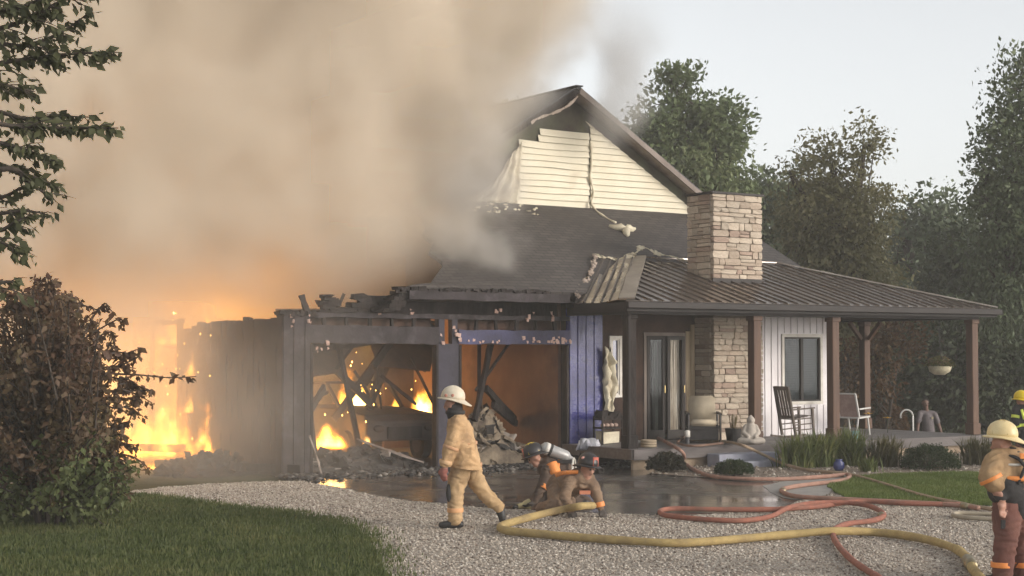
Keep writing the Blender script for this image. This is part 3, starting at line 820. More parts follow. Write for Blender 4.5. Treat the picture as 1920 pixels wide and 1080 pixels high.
# right return (hidden from here) 
for k in range(8):
    t0, t1 = k/8, (k+1)/8
    e0, e1 = Vector((EX1, EY+(31.5-EY)*t0, EZ)), Vector((EX1, EY+(31.5-EY)*t1, EZ))
    def up(p): d = min(EX1-AP_X1, (p.y-EY)*(EX1-AP_X1)/(AP_Y-EY)); return Vector((EX1-d, p.y, EZ + (AP_Z-EZ)*d/(EX1-AP_X1)))
    panel(e0, e1, up(e1), up(e0)+Vector((0,.001,0)))
q = MB(); hp0, hp1 = Vector((EX0+.02, EY, EZ+.045)), Vector((AP_X0, AP_Y, AP_Z+.06))
q.bar(hp0, hp1, .30, .025, seg=6, jit=.01); q.build('hip_cap', mat('pale_bronze', (.30, .255, .21), (.2, .165, .135), rough=.45, scale=3, metal=.25), proof)
q = MB(); q.bar((EX1, EY, EZ+.03), (AP_X1, AP_Y, AP_Z+.04), .16, .03); q.bar((AP_X0+.1, AP_Y+.03, AP_Z+.03), (AP_X1, AP_Y+.03, AP_Z+.03), .2, .025); q.build('ridge_trim', BRONZE, proof)
q = MB(); q.box((EX0-.03, EY-.11, EZ-.15), (EX1+.05, EY-.005, EZ-.015)); q.box((EX1-.02, EY-.005, EZ-.15), (EX1+.08, 31.5, EZ-.015)); q.build('gutter', BRONZE_D, proof, bevel=.015)
q = MB(); q.box((EX0+.02, EY+.002, EZ-.2), (EX1-.03, EY+.03, EZ-.02)); q.box((EX0, EY+.03, EZ-.2), (EX0+.02, 26.6, EZ-.03)); q.build('fascia', BRONZE_D, proof)
q = MB(); q.box((EX0+.05, EY+.04, EZ-.19), (EX1-.05, 25.08, EZ-.17)); q.build('eave_soffit', BRONZE_D, proof)
# curled flashing peeled up along the top of the left return
pts = catmull([(20.55, 28.3, 4.42), (20.9, 28.35, 4.38), (21.3, 28.4, 4.36), (21.75, 28.45, 4.5), (22.0, 28.5, 4.66), (22.35, 28.4, 4.52), (22.75, 28.2, 4.42), (23.1, 28.05, 4.3)], 5)
q = MB()
for i in range(len(pts)-1):
    q.bar(pts[i], pts[i+1], .10+.07*math.sin(i*1.1), .012, up=(.5*math.sin(i*.7), -.6, 1), jit=.014)
o = q.build('peeled_flashing', CREAMB, proof, smooth=True); o['label'] = 'pale flashing peeled up where porch roof meets shingles'
pts = catmull([(18.85, 26.6, 3.42), (19.2, 27.0, 3.62), (19.7, 27.4, 3.86), (20.2, 27.9, 4.15), (20.55, 28.3, 4.42)], 5)
q = MB()
for i in range(len(pts)-1): q.bar(pts[i], pts[i+1], .08+.05*math.sin(i*1.7), .015, up=(.4, -.3, 1), jit=.02)
q.build('peeled_flashing', SOFFIT, proof, smooth=True)
q = MB(); q.tube([(EX0+.02, EY+.06, EZ-.1), (19.0, 25.06, 3.0), (19.0, 25.06, .5)], .035, 8); q.build('downspout', BRONZE_D, proof)
# melted vinyl lump that fell on the shingles
root = empty('melted_vinyl_scrap', (22.6, 29.9, low_z(29.9)+.06), 'scrap of melted cream vinyl lying on the dark shingles', 'debris')
q = MB()
for a in (0.4, 2.4, 4.3):
    p0 = Vector((22.62, 29.95, low_z(29.95)+.1)); 
    L_ = .42; pts = [p0 + Vector((math.cos(a), math.sin(a)*.8, 0))*L_*t for t in (0, .3, .6, 1)]
    pts = [Vector((p.x, p.y, low_z(p.y)+.1+.03*math.sin(i*2))) for i, p in enumerate(pts)]
    q.tube(pts, [.07, .1, .085, .03], 7)
q.build('vinyl_lobe', CREAMB, root, smooth=True)
# ------------------------------------------------------------------ gutted garage (parts of the house)
GX0, GX1 = 12.6, 19.1
garage = empty('garage', (0, 0, 0)); garage.parent = house; garage.matrix_parent_inverse = Matrix.Translation(-PWL['house'])
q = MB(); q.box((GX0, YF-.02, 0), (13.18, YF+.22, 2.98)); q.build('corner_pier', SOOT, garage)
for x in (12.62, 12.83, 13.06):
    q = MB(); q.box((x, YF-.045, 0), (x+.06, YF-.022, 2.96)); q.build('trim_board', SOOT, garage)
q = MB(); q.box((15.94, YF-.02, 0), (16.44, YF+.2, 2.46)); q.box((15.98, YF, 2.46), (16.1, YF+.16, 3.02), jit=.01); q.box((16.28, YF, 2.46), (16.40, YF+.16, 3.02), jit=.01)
q.build('centre_pier', mat('blue_lit_grey_paint', (.052, .046, .068), (.034, .029, .037), rough=.8, scale=1.6, bump=.4, bscale=14, col3=(.078, .07, .095), scale3=2, mix3=(.5, .8)), garage)  # grey paint tinted violet in place of blue light on the pier
for x in (15.9, 16.43, 19.03, 13.18):
    q = MB(); q.box((x, YF-.04, 0), (x+.05, YF+.12, 2.44)); q.build('door_jamb', CHAR, garage)
q = MB(); q.bar((13.2, YF+.22, 2.86), (15.9, YF+.22, 2.88), .04, .26, seg=9, jit=.02); q.build('charred_board', SOOTBR, garage)
q = MB(); q.bar((16.5, YF+.22, 2.86), (19.0, YF+.22, 2.88), .04, .26, seg=9, jit=.02); q.build('charred_board', SOOTBR, garage)
q = MB(); q.bar((13.1, YF+.05, 2.64), (15.97, YF+.05, 2.62), .16, .34, seg=16, jit=.012); q.build('header_beam', SOOT, garage)
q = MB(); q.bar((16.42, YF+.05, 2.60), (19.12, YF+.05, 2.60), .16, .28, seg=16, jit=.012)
o = q.build('header_beam', mat('blue_lit_scorched_board', (.048, .047, .11), (.034, .03, .05), rough=.7, scale=1.5, bump=.4, col3=(.075, .073, .16), mix3=(.5, .8)), garage); o['label'] = 'header over the second garage bay with blue light in its colour'  # blue of the emergency light is mixed into the scorched board colour
q = MB(); q.bar((13.0, YF+.04, 3.0), (19.12, YF+.04, 2.99), .12, .09, seg=30, jit=.012); q.build('top_plate', SOOT, garage)
for x in np.arange(13.5, 19.0, .48):
    if 15.9 < x < 16.5: continue
    q = MB(); lean = random.uniform(-.03, .03)
    q.bar((x, YF+.04, 2.72), (x+lean, YF+.04, 2.97), .06, .06, seg=2, jit=.01); q.build('cripple_stud', CHAR, garage)
# dark boards hanging behind the plate, under the remaining eave
q = MB(); q.box((15.0, 26.8, 3.3), (19.0, 27.2, 3.33), jit=.015); q.build('eave_soffit', CHAR, garage)
q = MB(); q.bar((14.4, YF+.3, 3.22), (19.1, YF+.3, 3.22), .05, .34, seg=14, jit=.02); q.build('charred_board', CHAR, garage)
for (x, ln, tl) in ((16.9, .9, .35), (17.5, .8, -.1), (18.0, .7, .3)):
    q = MB(); q.bar((x, YF+.5, 2.75), (x+tl, YF+.35, 3.35), .16, .03, seg=4, jit=.02); q.build('charred_board', SOOTBR, garage)
# pale blistered paint along the header
q = MB()
for i in range(34):
    x = random.choice([random.uniform(16.6, 17.4), random.uniform(17.8, 18.9), random.uniform(18.6, 19.1)])
    z = 2.47 + abs(random.gauss(0, .05)); s_ = random.uniform(.02, .06)
    q.box((x, YF-.05, z), (x+s_, YF-.032, z+s_*1.1), jit=.012)
for (x, z) in ((13.12, 2.85), (13.3, 2.3), (13.52, 2.35), (16.0, 2.55), (16.28, 2.7), (16.42, 2.5), (12.8, 2.78), (15.3, 3.04), (14.6, 3.05), (18.6, 3.02), (18.1, 3.0), (17.3, 3.03)):
    for k in range(3):
        dx, dz = random.gauss(0, .04), random.gauss(0, .06); s_ = random.uniform(.03, .08)
        q.box((x+dx, YF-.07, z+dz), (x+dx+s_*.7, YF-.048, z+dz+s_), jit=.015)
q.build('blistered_paint', mat('blistered_paint', (.6, .42, .36), (.45, .28, .22), rough=.8, scale=8), garage)['kind'] = 'stuff'
# side wall: upright boards, the rear part burnt to bare studs
SIDE = mat('smoked_side_board', (.042, .031, .03), (.016, .013, .012), rough=.9, scale=1.2, stretch=(1, 1, .3), col3=(.05, .04, .036), mix3=(.55, .8))
y = YF + .23; k = 0
while y < 32.3:
    q = MB(); h = 2.9 + .1*random.random() - (.0 if y < 30.3 else .45*random.random())
    q.bar((GX0+.05, y+.128, 0), (GX0+.05, y+.128, h), .255, .1, up=(1, 0, 0), seg=10, jit=.018); q.build('side_board', SIDE, garage); y += .262; k += 1
for i in range(9):
    y = 32.5 + i*.55
    if i in (1, 2, 4, 5, 6): continue
    q = MB(); q.bar((GX0+.05, y, 0), (GX0+.05+random.uniform(-.05,.05), y, [2.9, 2.9, 2.4, 2.9, 2.6, 0, 1.8, 2.7, 2.9][i]), .1, .06, seg=5, jit=.015); q.build('side_stud', CHAR, garage)
q = MB(); q.bar((GX0+.05, 32.3, 2.95), (GX0+.05, 36.9, 2.9), .1, .1, seg=9, jit=.02); q.build('side_plate', CHAR, garage)
# inner walls
q = MB(); q.box((19.0, YF+.25, 0), (19.08, 33.6, 3.35)); q.build('inner_wall', mat('fire_browned_board', (.20, .115, .075), (.13, .068, .045), rough=.85, scale=.8, col3=(.06, .035, .028), scale3=.7, mix3=(.5, .72), bump=.15), garage)
q = MB(); q.box((18.2, 33.6, 0), (19.0, 33.7, 3.3)); q.build('rear_wall', SOOTBR, garage)
q = MB(); q.box((12.75, YF+.0, .004), (19.0, 36.5, .02)); q.build('garage_floor', CHAR, garage)
q = MB(); q.slab([(13.35, 28.9, 1.75), (14.7, 29.1, 1.9), (15.6, 29.9, 2.9), (13.4, 29.9, 2.9)], .03); q.build('fallen_ceiling', SOOTBR, garage)
q = MB(); q.slab([(16.2, 30.2, 2.0), (17.6, 30.4, 1.9), (18.6, 31.6, 3.0), (16.4, 31.4, 3.1)], .03); q.build('fallen_ceiling', SOOTBR, garage)
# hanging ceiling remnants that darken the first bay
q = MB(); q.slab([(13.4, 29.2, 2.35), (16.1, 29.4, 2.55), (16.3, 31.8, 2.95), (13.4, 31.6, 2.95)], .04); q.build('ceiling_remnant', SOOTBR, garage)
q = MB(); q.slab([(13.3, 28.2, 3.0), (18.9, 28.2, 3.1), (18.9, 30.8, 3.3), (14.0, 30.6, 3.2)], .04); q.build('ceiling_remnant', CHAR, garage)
# charred stumps on top of the plate
def stump(x, z, w, h, name='charred_stump'):
    q = MB()
    for k in range(7):
        t = k/6; ww = w*(1-.5*t)*(1+.35*math.sin(k*2.3+x)); 
        q.box((x-ww/2+.05*math.sin(k*1.9), YF+.0, z+h*t*.85), (x+ww/2+.05*math.sin(k*1.9), YF+.2, z+h*(t*.85+.2)), jit=.035)
    return q.build(name, CHAR, garage)
stump(13.62, 3.03, .42, .36); stump(14.3, 3.03, .5, .36); stump(14.05, 3.03, .9, .12)
q = MB(); q.bar((13.18, YF+.1, 2.95), (13.05, YF+.1, 3.36), .1, .1, seg=4, jit=.015); q.build('charred_stub', CHAR, garage)
q = MB()
for i in range(14):
    x = 12.55+i*.05; q.box((x, YF-.05, 2.97+random.uniform(-.02,.02)), (x+.1, YF+.2, 3.03+random.uniform(0,.05)), jit=.03)
q.build('burnt_cap', CHAR, garage)
for i in range(7):
    q = MB(); x = 14.5 + i*.08; z = 3.05+.07*i
    q.box((x, 26.8, z), (x+.28, 27.3, z+.07), jit=.04); q.build('charred_board', CHAR, garage)

# ------------------------------------------------------------------ fallen timbers, each its own thing
def beam_thing(name, p0, p1, w, h, m, label, cat='beam', group=None, seg=6, jit=.012):
    q = MB(); q.bar(p0, p1, w, h, seg=seg, jit=jit); o = q.build(name, m)
    return tag(o, label, cat, group)
RAFT = [((13.6, 28.6, 2.3), (15.7, 29.2, 2.55)), ((16.6, 29.6, 3.1), (15.6, 29.3, 2.0)), ((15.3, 29.3, .3), (14.2, 28.3, 2.9)), ((15.0, 29.9, .9), (17.0, 30.2, 3.1)), ((16.0, 30.3, .8), (16.7, 30.5, 3.15)), ((16.2, 30.9, 3.1), (17.9, 31.1, 1.9)),
        ((17.0, 30.6, 3.1), (16.1, 30.6, 1.6)), ((17.6, 31.2, 3.2), (16.4, 31.2, .9)), ((14.6, 29.6, 2.2), (15.9, 29.8, 1.15)), ((13.35, 28.0, .9), (14.3, 28.9, 1.6)), ((17.9, 31.5, 3.1), (16.9, 31.6, 2.2)), ((13.9, 28.5, .1), (13.5, 28.2, 2.6))]
RL = ['charred joist hanging level high in the first bay', 'short hanging timber near the top of the first bay', 'charred rafter slanting up just inside the first garage bay', 'long charred rafter rising across the first bay', 'steep charred rafter behind the burnt car', 'charred rafter sloping down towards the centre pier',
      'short charred rafter crossing the pale gap in the first bay', 'tall leaning charred rafter beside the centre pier', 'charred stick lying over the burnt car', 'low charred strut by the flames near the corner pier', 'short charred rafter high beside the centre pier', 'upright charred stick against the corner pier']
rr2 = random.Random(11)
for k in range(16):      # thin charred laths hanging in the tangle
    x = rr2.uniform(13.8, 17.8); y = rr2.uniform(28.6, 31.4); z = rr2.uniform(1.2, 2.9); d = Vector((rr2.gauss(0, .8), rr2.gauss(0, .3), rr2.gauss(0, .9))).normalized()*rr2.uniform(.3, .75); p = Vector((x, y, z))
    q = MB(); q.bar(p-d, p+d, .03, .06, seg=4, jit=.012); q.build('hanging_lath', CHAR, garage)
for (a, c), l in zip(RAFT, RL): beam_thing('charred_rafter', a, c, .07, .14, CHAR, l, 'rafter', 'fallen rafters in the garage')
R2 = [((17.2, 27.9, .9), (18.0, 28.3, 3.0)), ((17.5, 28.2, .8), (17.75, 28.6, 3.0)), ((17.3, 28.0, 1.5), (18.75, 28.9, 2.55)), ((17.9, 28.3, 1.2), (18.95, 29.0, .75)), ((17.6, 28.1, 1.55), (18.9, 29.0, .85))]
R2L = ['charred rafter leaning by the debris heap in the second bay', 'upright charred rafter in the second bay', 'thin charred batten slanting up in the second bay', 'low fallen timber against the brown inner wall', 'sloping timber meeting the low one at the brown wall']
for i, ((a, c), l) in enumerate(zip(R2, R2L)): beam_thing('charred_rafter', a, c, .05 if i == 2 else .08, .05 if i == 2 else .13, CHAR, l, 'rafter', 'fallen rafters in the garage')
beam_thing('fallen_pole', (14.35, 27.6, .62), (15.75, 27.45, .12), .035, .035, mat('ash_wood', (.25, .2, .17), (.16, .12, .1), rough=.9), 'pale thin pole lying slanted at the foot of the first bay', 'pole')
beam_thing('fallen_pole', (13.12, 27.12, .75), (13.32, 27.0, .02), .025, .025, SOFFIT, 'thin pale stick leaning on the corner pier foot', 'pole')
beam_thing('fallen_beam', (9.4, 32.9, .42), (12.45, 31.6, .3), .14, .16, CHAR, 'long charred beam lying low in front of the outside fire', 'beam')
beam_thing('fallen_beam', (11.3, 30.2, .12), (12.9, 27.0, .14), .12, .14, CHAR, 'charred beam on the ground by the garage corner', 'beam')

# ------------------------------------------------------------------ debris heap in the second bay
def heap(name, label, c, rx, ry, h, n, mats_, seed, cat='debris', sheetsize=.4, kind=None):
    r = random.Random(seed); root = empty(name, (c[0], c[1], 0), label, cat)
    vs = []; nn = 22
    q = MB()
    for j in range(9):
        t = j/8
        for i in range(nn):
            a = 2*math.pi*i/nn; k = (1-t)*(1+.25*mnoise.noise(Vector((math.cos(a)*2, math.sin(a)*2, seed+t*2))))
            vs.append((c[0]+rx*k*math.cos(a), c[1]+ry*k*math.sin(a), max(0, h*(t**.8)*(1+.45*mnoise.noise(Vector((a*2.3, t*6, seed)))))))
    q.add(vs, [(j*nn+i, j*nn+(i+1)%nn, (j+1)*nn+(i+1)%nn, (j+1)*nn+i) for j in range(8) for i in range(nn)])
    q.build('mound', mats_[0], root)
    for k in range(n):
        q = MB(); a = r.uniform(0, 6.28); t = r.random()**.6; x, y = c[0]+rx*t*math.cos(a)*.95, c[1]+ry*t*math.sin(a)*.95
        z = h*(1-t)**.8+.02
        s1, s2 = r.uniform(.4, 1.2)*sheetsize, r.uniform(.15, .6)*sheetsize
        d = Vector((r.gauss(0,1), r.gauss(0,1), r.gauss(0,.45))).normalized()
        p = Vector((x, y, z)); q.bar(p-d*s1/2, p+d*s1/2, s2, r.uniform(.01, .04), up=(r.gauss(0,.6), -.6, 1), seg=4, jit=.035)
        q.build('scrap', r.choice(mats_), root)
    return root
ASH = mat('grey_ash', (.075, .066, .06), (.03, .026, .024), rough=1, scale=4, bump=.8, bscale=10, col3=(.2, .18, .165), mix3=(.55, .75), scale3=5)
INSUL = mat('scorched_insulation', (.34, .27, .19), (.15, .115, .085), rough=1, scale=4, bump=.8, bscale=9)
PALE = mat('pale_scrap', (.38, .33, .29), (.26, .22, .19), rough=.9, scale=5)
heap('debris_heap', 'heap of scorched insulation and boards behind the walking firefighter', (17.55, 28.15), 1.0, .65, 1.1, 95, [INSUL, INSUL, INSUL, PALE, CHAR, ASH], 4, sheetsize=.42)
heap('debris_heap', 'low grey heap of ash and boards inside the first bay', (14.7, 28.2), 1.5, .7, .36, 85, [ASH, CHAR, ASH, CHAR, PALE], 7)
heap('debris_heap', 'charred heap outside the garage corner near the flames', (11.7, 28.6), 1.0, .8, .36, 60, [CHAR, CHAR, ASH, SOOTBR], 9)
heap('debris_heap', 'smouldering heap under the outside fire behind the bush', (9.9, 34.0), 2.2, 1.2, .4, 34, [CHAR, CHAR, SOOTBR], 12)
heap('debris_heap', 'black wet heap at the foot of the blue tinted wall', (19.35, 26.7), .8, .35, .34, 24, [CHAR, CHAR, ASH], 15, sheetsize=.3)
# loose rubble strip along the garage front
r_ = np.random.default_rng(33); n = 2600
X = r_.uniform(12.4, 20.2, n); Y = 27.15 - np.abs(r_.normal(0, .55, n)); Z = .01*np.ones(n)
o = stones('rubble', np.stack([X, Y], 1), .012, .10, pebble_material('rubble_piece', [(.015,.013,.012),(.03,.026,.024),(.055,.048,.043),(.10,.09,.08),(.25,.22,.19)], .75), 34, .008, flat=.5)
tag(o, 'black wet rubble strewn along the foot of the garage', 'rubble', kind='stuff')
for (px, py, l) in ((755, 872, 'light chip of board in the rubble by the first bay'), (1015, 852, 'pale scrap on the rubble behind the crawling crew'), (640, 878, 'pale torn sheet lying in front of the first bay'), (705, 868, 'grey board scrap lying before the centre pier')):
    p = gp(px, py, .06); q = MB(); q.box((p.x-.16, p.y-.08, .03), (p.x+.16, p.y+.08, .075), jit=.035); tag(q.build('board_scrap', PALE), l, 'debris', 'pale scraps before the garage')

# ------------------------------------------------------------------ burnt out car behind the first bay
car = empty('burnt_car', (16.35, 31.2, 0), 'burnt out car shell with flames showing through its windows', 'car')
RUST = mat('burnt_steel', (.06, .04, .03), (.03, .022, .02), rough=.75, scale=3, metal=.2, bump=.3, col3=(.13, .07, .04), mix3=(.55, .8))
prof = [(29.3, .45), (29.3, .85), (29.5, 1.0), (30.5, 1.08), (30.9, 1.1), (33.4, 1.1), (33.6, .9), (33.6, .4)]
q = MB(); cx0, cx1 = 15.45, 17.25
vs = [(cx0+.06*(z > .95), y, z) for y, z in prof] + [(cx1-.06*(z > .95), y, z) for y, z in prof]; n = len(prof)
q.add(vs, [tuple(range(n)), tuple(range(2*n-1, n-1, -1))] + [(i, i+n, (i+1)%n+n, (i+1)%n) for i in range(n)])
q.build('body', RUST, car, bevel=.03)
for x in (cx0+.14, cx1-.14):
    for (a, c, w) in (((x, 30.75, 1.08), (x, 31.4, 1.62), .07), ((x, 32.2, 1.08), (x, 32.2, 1.6), .07), ((x, 33.35, 1.08), (x, 33.0, 1.6), .09)):
        q = MB(); q.bar(a, c, w, w); q.build('pillar', RUST, car)
q = MB(); q.slab([(cx0+.1, 31.35, 1.66), (cx1-.1, 31.35, 1.66), (cx1-.1, 33.05, 1.63), (cx0+.1, 33.05, 1.63)], .05); q.build('roof', RUST, car)
for x in (cx0+.02, cx1-.02):
    for y in (30.15, 32.8):
        q = MB(); q.lathe((x, y, .32), [(.32, -.1), (.34, 0), (.32, .1)], 18, M=Matrix.Rotation(R(90), 3, 'Y')); w = q.build('wheel', CHAR, car)
        q = MB(); q.lathe((x, y, .32), [(.19, -.11), (.19, .11)], 14, M=Matrix.Rotation(R(90), 3, 'Y')); q.build('rim', RUST, w)
for x in (15.75, 16.95):
    q = MB(); q.ball((x, 29.28, .72), .11, 10, 6, (1.3, .4, .7)); q.build('headlight', DARK, car)
q = MB(); q.box((15.95, 29.26, .5), (16.75, 29.31, .75)); q.build('grille', CHAR, car)
# ------------------------------------------------------------------ smoke: fog volumes baked from procedural density fields
class GN:
    """small expression builder for a geometry node tree that fills a volume cube"""
    def __init__(s, name):
        s.t = bpy.data.node_groups.new(name, 'GeometryNodeTree')
        s.t.interface.new_socket('Geometry', in_out='OUTPUT', socket_type='NodeSocketGeometry')
        s.N, s.L = s.t.nodes, s.t.links
        p = s.N.new('GeometryNodeInputPosition'); s.pos = p.outputs[0]
        x = s.N.new('ShaderNodeSeparateXYZ'); s.L.new(s.pos, x.inputs[0])
        s.x, s.y, s.z = x.outputs
    def put(s, sock, v):
        if isinstance(v, (int, float)): sock.default_value = v
        elif isinstance(v, tuple): sock.default_value = v
        else: s.L.new(v, sock)
    def m(s, op, a, b=0.0, c=0.0):
        n = s.N.new('ShaderNodeMath'); n.operation = op
        s.put(n.inputs[0], a); s.put(n.inputs[1], b); s.put(n.inputs[2], c); return n.outputs[0]
    def vm(s, op, a, b=None, sc=None):
        n = s.N.new('ShaderNodeVectorMath'); n.operation = op; s.put(n.inputs[0], a)
        if b is not None: s.put(n.inputs[1], b)
        if sc is not None: s.put(n.inputs['Scale'], sc)
        return n.outputs[0]
    def comb(s, a, b, c):
        n = s.N.new('ShaderNodeCombineXYZ'); s.put(n.inputs[0], a); s.put(n.inputs[1], b); s.put(n.inputs[2], c); return n.outputs[0]
    def map(s, v, a, b, c=0.0, d=1.0, smooth=True):
        n = s.N.new('ShaderNodeMapRange'); n.interpolation_type = 'SMOOTHSTEP' if smooth else 'LINEAR'
        s.put(n.inputs[0], v); s.put(n.inputs[1], a); s.put(n.inputs[2], b); s.put(n.inputs[3], c); s.put(n.inputs[4], d); return n.outputs[0]
    def noise(s, vec, scale, detail=3.0, col=False, rough=0.55):
        n = s.N.new('ShaderNodeTexNoise'); s.put(n.inputs['Vector'], vec); n.inputs['Scale'].default_value = scale
        n.inputs['Detail'].default_value = detail; n.inputs['Roughness'].default_value = rough
        return n.outputs['Color' if col else 0]
    def finish(s, dens, lo, hi, res, material):
        v = s.N.new('GeometryNodeVolumeCube')
        s.put(v.inputs['Density'], dens); v.inputs['Min'].default_value = lo; v.inputs['Max'].default_value = hi
        v.inputs['Resolution X'].default_value, v.inputs['Resolution Y'].default_value, v.inputs['Resolution Z'].default_value = res
        sm = s.N.new('GeometryNodeSetMaterial'); sm.inputs['Material'].default_value = material
        o = s.N.new('NodeGroupOutput')
        s.L.new(v.outputs[0], sm.inputs[0]); s.L.new(sm.outputs[0], o.inputs[0])
        return s.t
def volume_object(name, tree, parent=None):
    vd = bpy.data.volumes.new(name)
    o = bpy.data.objects.new(name, vd)
    link(o, parent)
    md = o.modifiers.new('fill', 'NODES'); md.node_group = tree
    return o
def smoke_mat(name, color, dens=1.0, aniso=0.0):
    m = bpy.data.materials.new(name); m.use_nodes = True
    nt = m.node_tree; nt.nodes.clear()
    pv = nt.nodes.new('ShaderNodeVolumePrincipled')
    pv.inputs['Color'].default_value = (*color, 1)
    pv.inputs['Density'].default_value = dens
    pv.inputs['Anisotropy'].default_value = aniso
    pv.inputs['Density Attribute'].default_value = 'density'
    o = nt.nodes.new('ShaderNodeOutputMaterial')
    nt.links.new(pv.outputs[0], o.inputs['Volume'])
    return m
g = GN('plume_field')
warp = g.vm('SUBTRACT', g.noise(g.pos, 0.22, 2.0, col=True), (0.5, 0.5, 0.5))
wp = g.vm('ADD', g.pos, g.vm('SCALE', warp, sc=5.0))
w2 = g.vm('SUBTRACT', g.noise(g.pos, 0.85, 4.0, col=True, rough=.6), (0.5, 0.5, 0.5))
wp = g.vm('ADD', wp, g.vm('SCALE', w2, sc=1.6))
sp = g.N.new('ShaderNodeSeparateXYZ'); g.L.new(wp, sp.inputs[0]); wx, wy, wz = sp.outputs
edge = g.m('ADD', g.map(g.z, 6.2, 12.5, 18.0, 22.0), g.map(g.y, 33, 42, 0.0, 2.0))
inside = g.map(g.m('SUBTRACT', edge, wx), -0.3, 1.5)
front = g.map(wy, 28.0, 31.5)
front_hi = g.map(wy, 26.5, 29.0)
front = g.m('ADD', front, g.m('MULTIPLY', g.m('SUBTRACT', front_hi, front), g.map(g.z, 3.2, 5.0)))
low = g.map(g.z, 0.0, 4.5, 0.09, 1.0)
back = g.map(g.y, 36.0, 41.0, 0.0, 1.0)
low = g.m('MAXIMUM', low, back)
# inside the garage (behind its front wall, under its lost roof) the air is clearer
inx = g.m('MULTIPLY', g.map(g.x, 12.2, 12.8), g.map(g.z, 2.9, 3.6, 1.0, 0.0))
iny = g.map(g.y, 36.0, 37.0, 1.0, 0.0)
room = g.m('SUBTRACT', 1.0, g.m('MULTIPLY', g.m('MULTIPLY', inx, iny), 0.95))
puff = g.map(g.noise(wp, 0.5, 5.0, rough=.6), 0.37, 0.63, 0.28, 1.4)
top = g.map(g.z, 13.3, 15.2, 1.0, 0.0)
near = g.m('MULTIPLY', g.m('MULTIPLY', g.map(wy, 24.0, 28.5), g.map(g.x, 12.3, 15.5, 1.0, 0.0)), g.map(g.z, 1.5, 6.0, 1.0, 0.0))
near = g.m('MULTIPLY', g.m('MULTIPLY', near, g.map(g.y, 33.0, 36.0, 1.0, 0.0)), g.m('MULTIPLY', puff, 0.12))
dens = g.m('MULTIPLY', g.m('MULTIPLY', inside, front), g.m('MULTIPLY', low, puff))
dens = g.m('ADD', g.m('MULTIPLY', g.m('MULTIPLY', dens, room), top), near)
tree = g.finish(dens, (-6, 23.5, 0.0), (25, 45, 15.5), (124, 86, 62), smoke_mat('smoke_tan', (0.90, 0.825, 0.722), 1.2))
smoke = volume_object('smoke', tree)
tag(smoke, 'thick tan smoke plume rising from the burning garage', 'smoke', kind='stuff')

# thin grey wisp leaking from the gable peak
g = GN('wisp_field')
w1_ = g.vm('SUBTRACT', g.noise(g.pos, 0.7, 3.0, col=True), (0.5, 0.5, 0.5)); wp = g.vm('ADD', g.pos, g.vm('SCALE', w1_, sc=1.9))
sp = g.N.new('ShaderNodeSeparateXYZ'); g.L.new(wp, sp.inputs[0]); wx, wy, wz = sp.outputs
t_ = g.map(g.z, 6.6, 12.0, 0.0, 1.0, smooth=False)
cx_ = g.m('MULTIPLY_ADD', t_, 0.8, 22.35); wd_ = g.m('MULTIPLY_ADD', t_, 0.9, 0.42)
ax = g.m('DIVIDE', g.m('ABSOLUTE', g.m('SUBTRACT', wx, cx_)), wd_); ay = g.m('DIVIDE', g.m('ABSOLUTE', g.m('SUBTRACT', wy, 30.2)), wd_)
rr_ = g.m('SQRT', g.m('ADD', g.m('MULTIPLY', ax, ax), g.m('MULTIPLY', ay, ay)))
dn = g.m('MULTIPLY', g.map(rr_, 0.1, 1.15, 1.0, 0.0), g.m('MULTIPLY', g.map(t_, 0.0, 0.25), g.map(t_, 0.25, 0.85, 1.0, 0.0)))
tree = g.finish(dn, (20.5, 28.4, 6.6), (26.0, 32.0, 12.0), (60, 40, 60), smoke_mat('smoke_grey', (0.66, 0.64, 0.62), 1.3))
tag(volume_object('smoke', tree), 'thin grey smoke wisp leaking from the gable peak', 'smoke', kind='stuff')

# darker grey smoke pouring off the garage roof edge, in front of the gable
g = GN('roof_smoke_field')
w1_ = g.vm('SUBTRACT', g.noise(g.pos, 0.55, 4.0, col=True), (0.5, 0.5, 0.5)); wp = g.vm('ADD', g.pos, g.vm('SCALE', w1_, sc=2.3))
sp = g.N.new('ShaderNodeSeparateXYZ'); g.L.new(wp, sp.inputs[0]); wx, wy, wz = sp.outputs
t_ = g.map(g.z, 3.4, 11.0, 0.0, 1.0, smooth=False)
cx_ = g.m('ADD', g.map(t_, 0.0, 0.4, 17.2, 17.3), g.map(t_, 0.4, 1.0, 0.0, 3.2)); cy_ = g.m('MULTIPLY_ADD', t_, 2.6, 28.0); wd_ = g.m('MULTIPLY_ADD', t_, 1.7, 0.75)
ax = g.m('DIVIDE', g.m('SUBTRACT', wx, cx_), wd_); ay = g.m('DIVIDE', g.m('SUBTRACT', wy, cy_), wd_)
rr_ = g.m('SQRT', g.m('ADD', g.m('MULTIPLY', ax, ax), g.m('MULTIPLY', ay, ay)))
fluff = g.map(g.noise(wp, 1.0, 5.0, rough=.62), 0.42, 0.60, 0.03, 1.6)
dn = g.m('MULTIPLY', g.m('MULTIPLY', g.map(rr_, 0.25, 1.2, 1.0, 0.0), fluff), g.m('MULTIPLY', g.map(t_, 0.0, 0.12), g.map(t_, 0.5, 1.0, 1.0, 0.25)))
tree = g.finish(dn, (14.2, 25.8, 3.3), (23.0, 33.5, 11.0), (80, 70, 70), smoke_mat('smoke_dark_grey', (0.72, 0.69, 0.655), 1.25))
tag(volume_object('smoke', tree), 'dark grey smoke pouring off the burnt garage roof edge', 'smoke', kind='stuff')
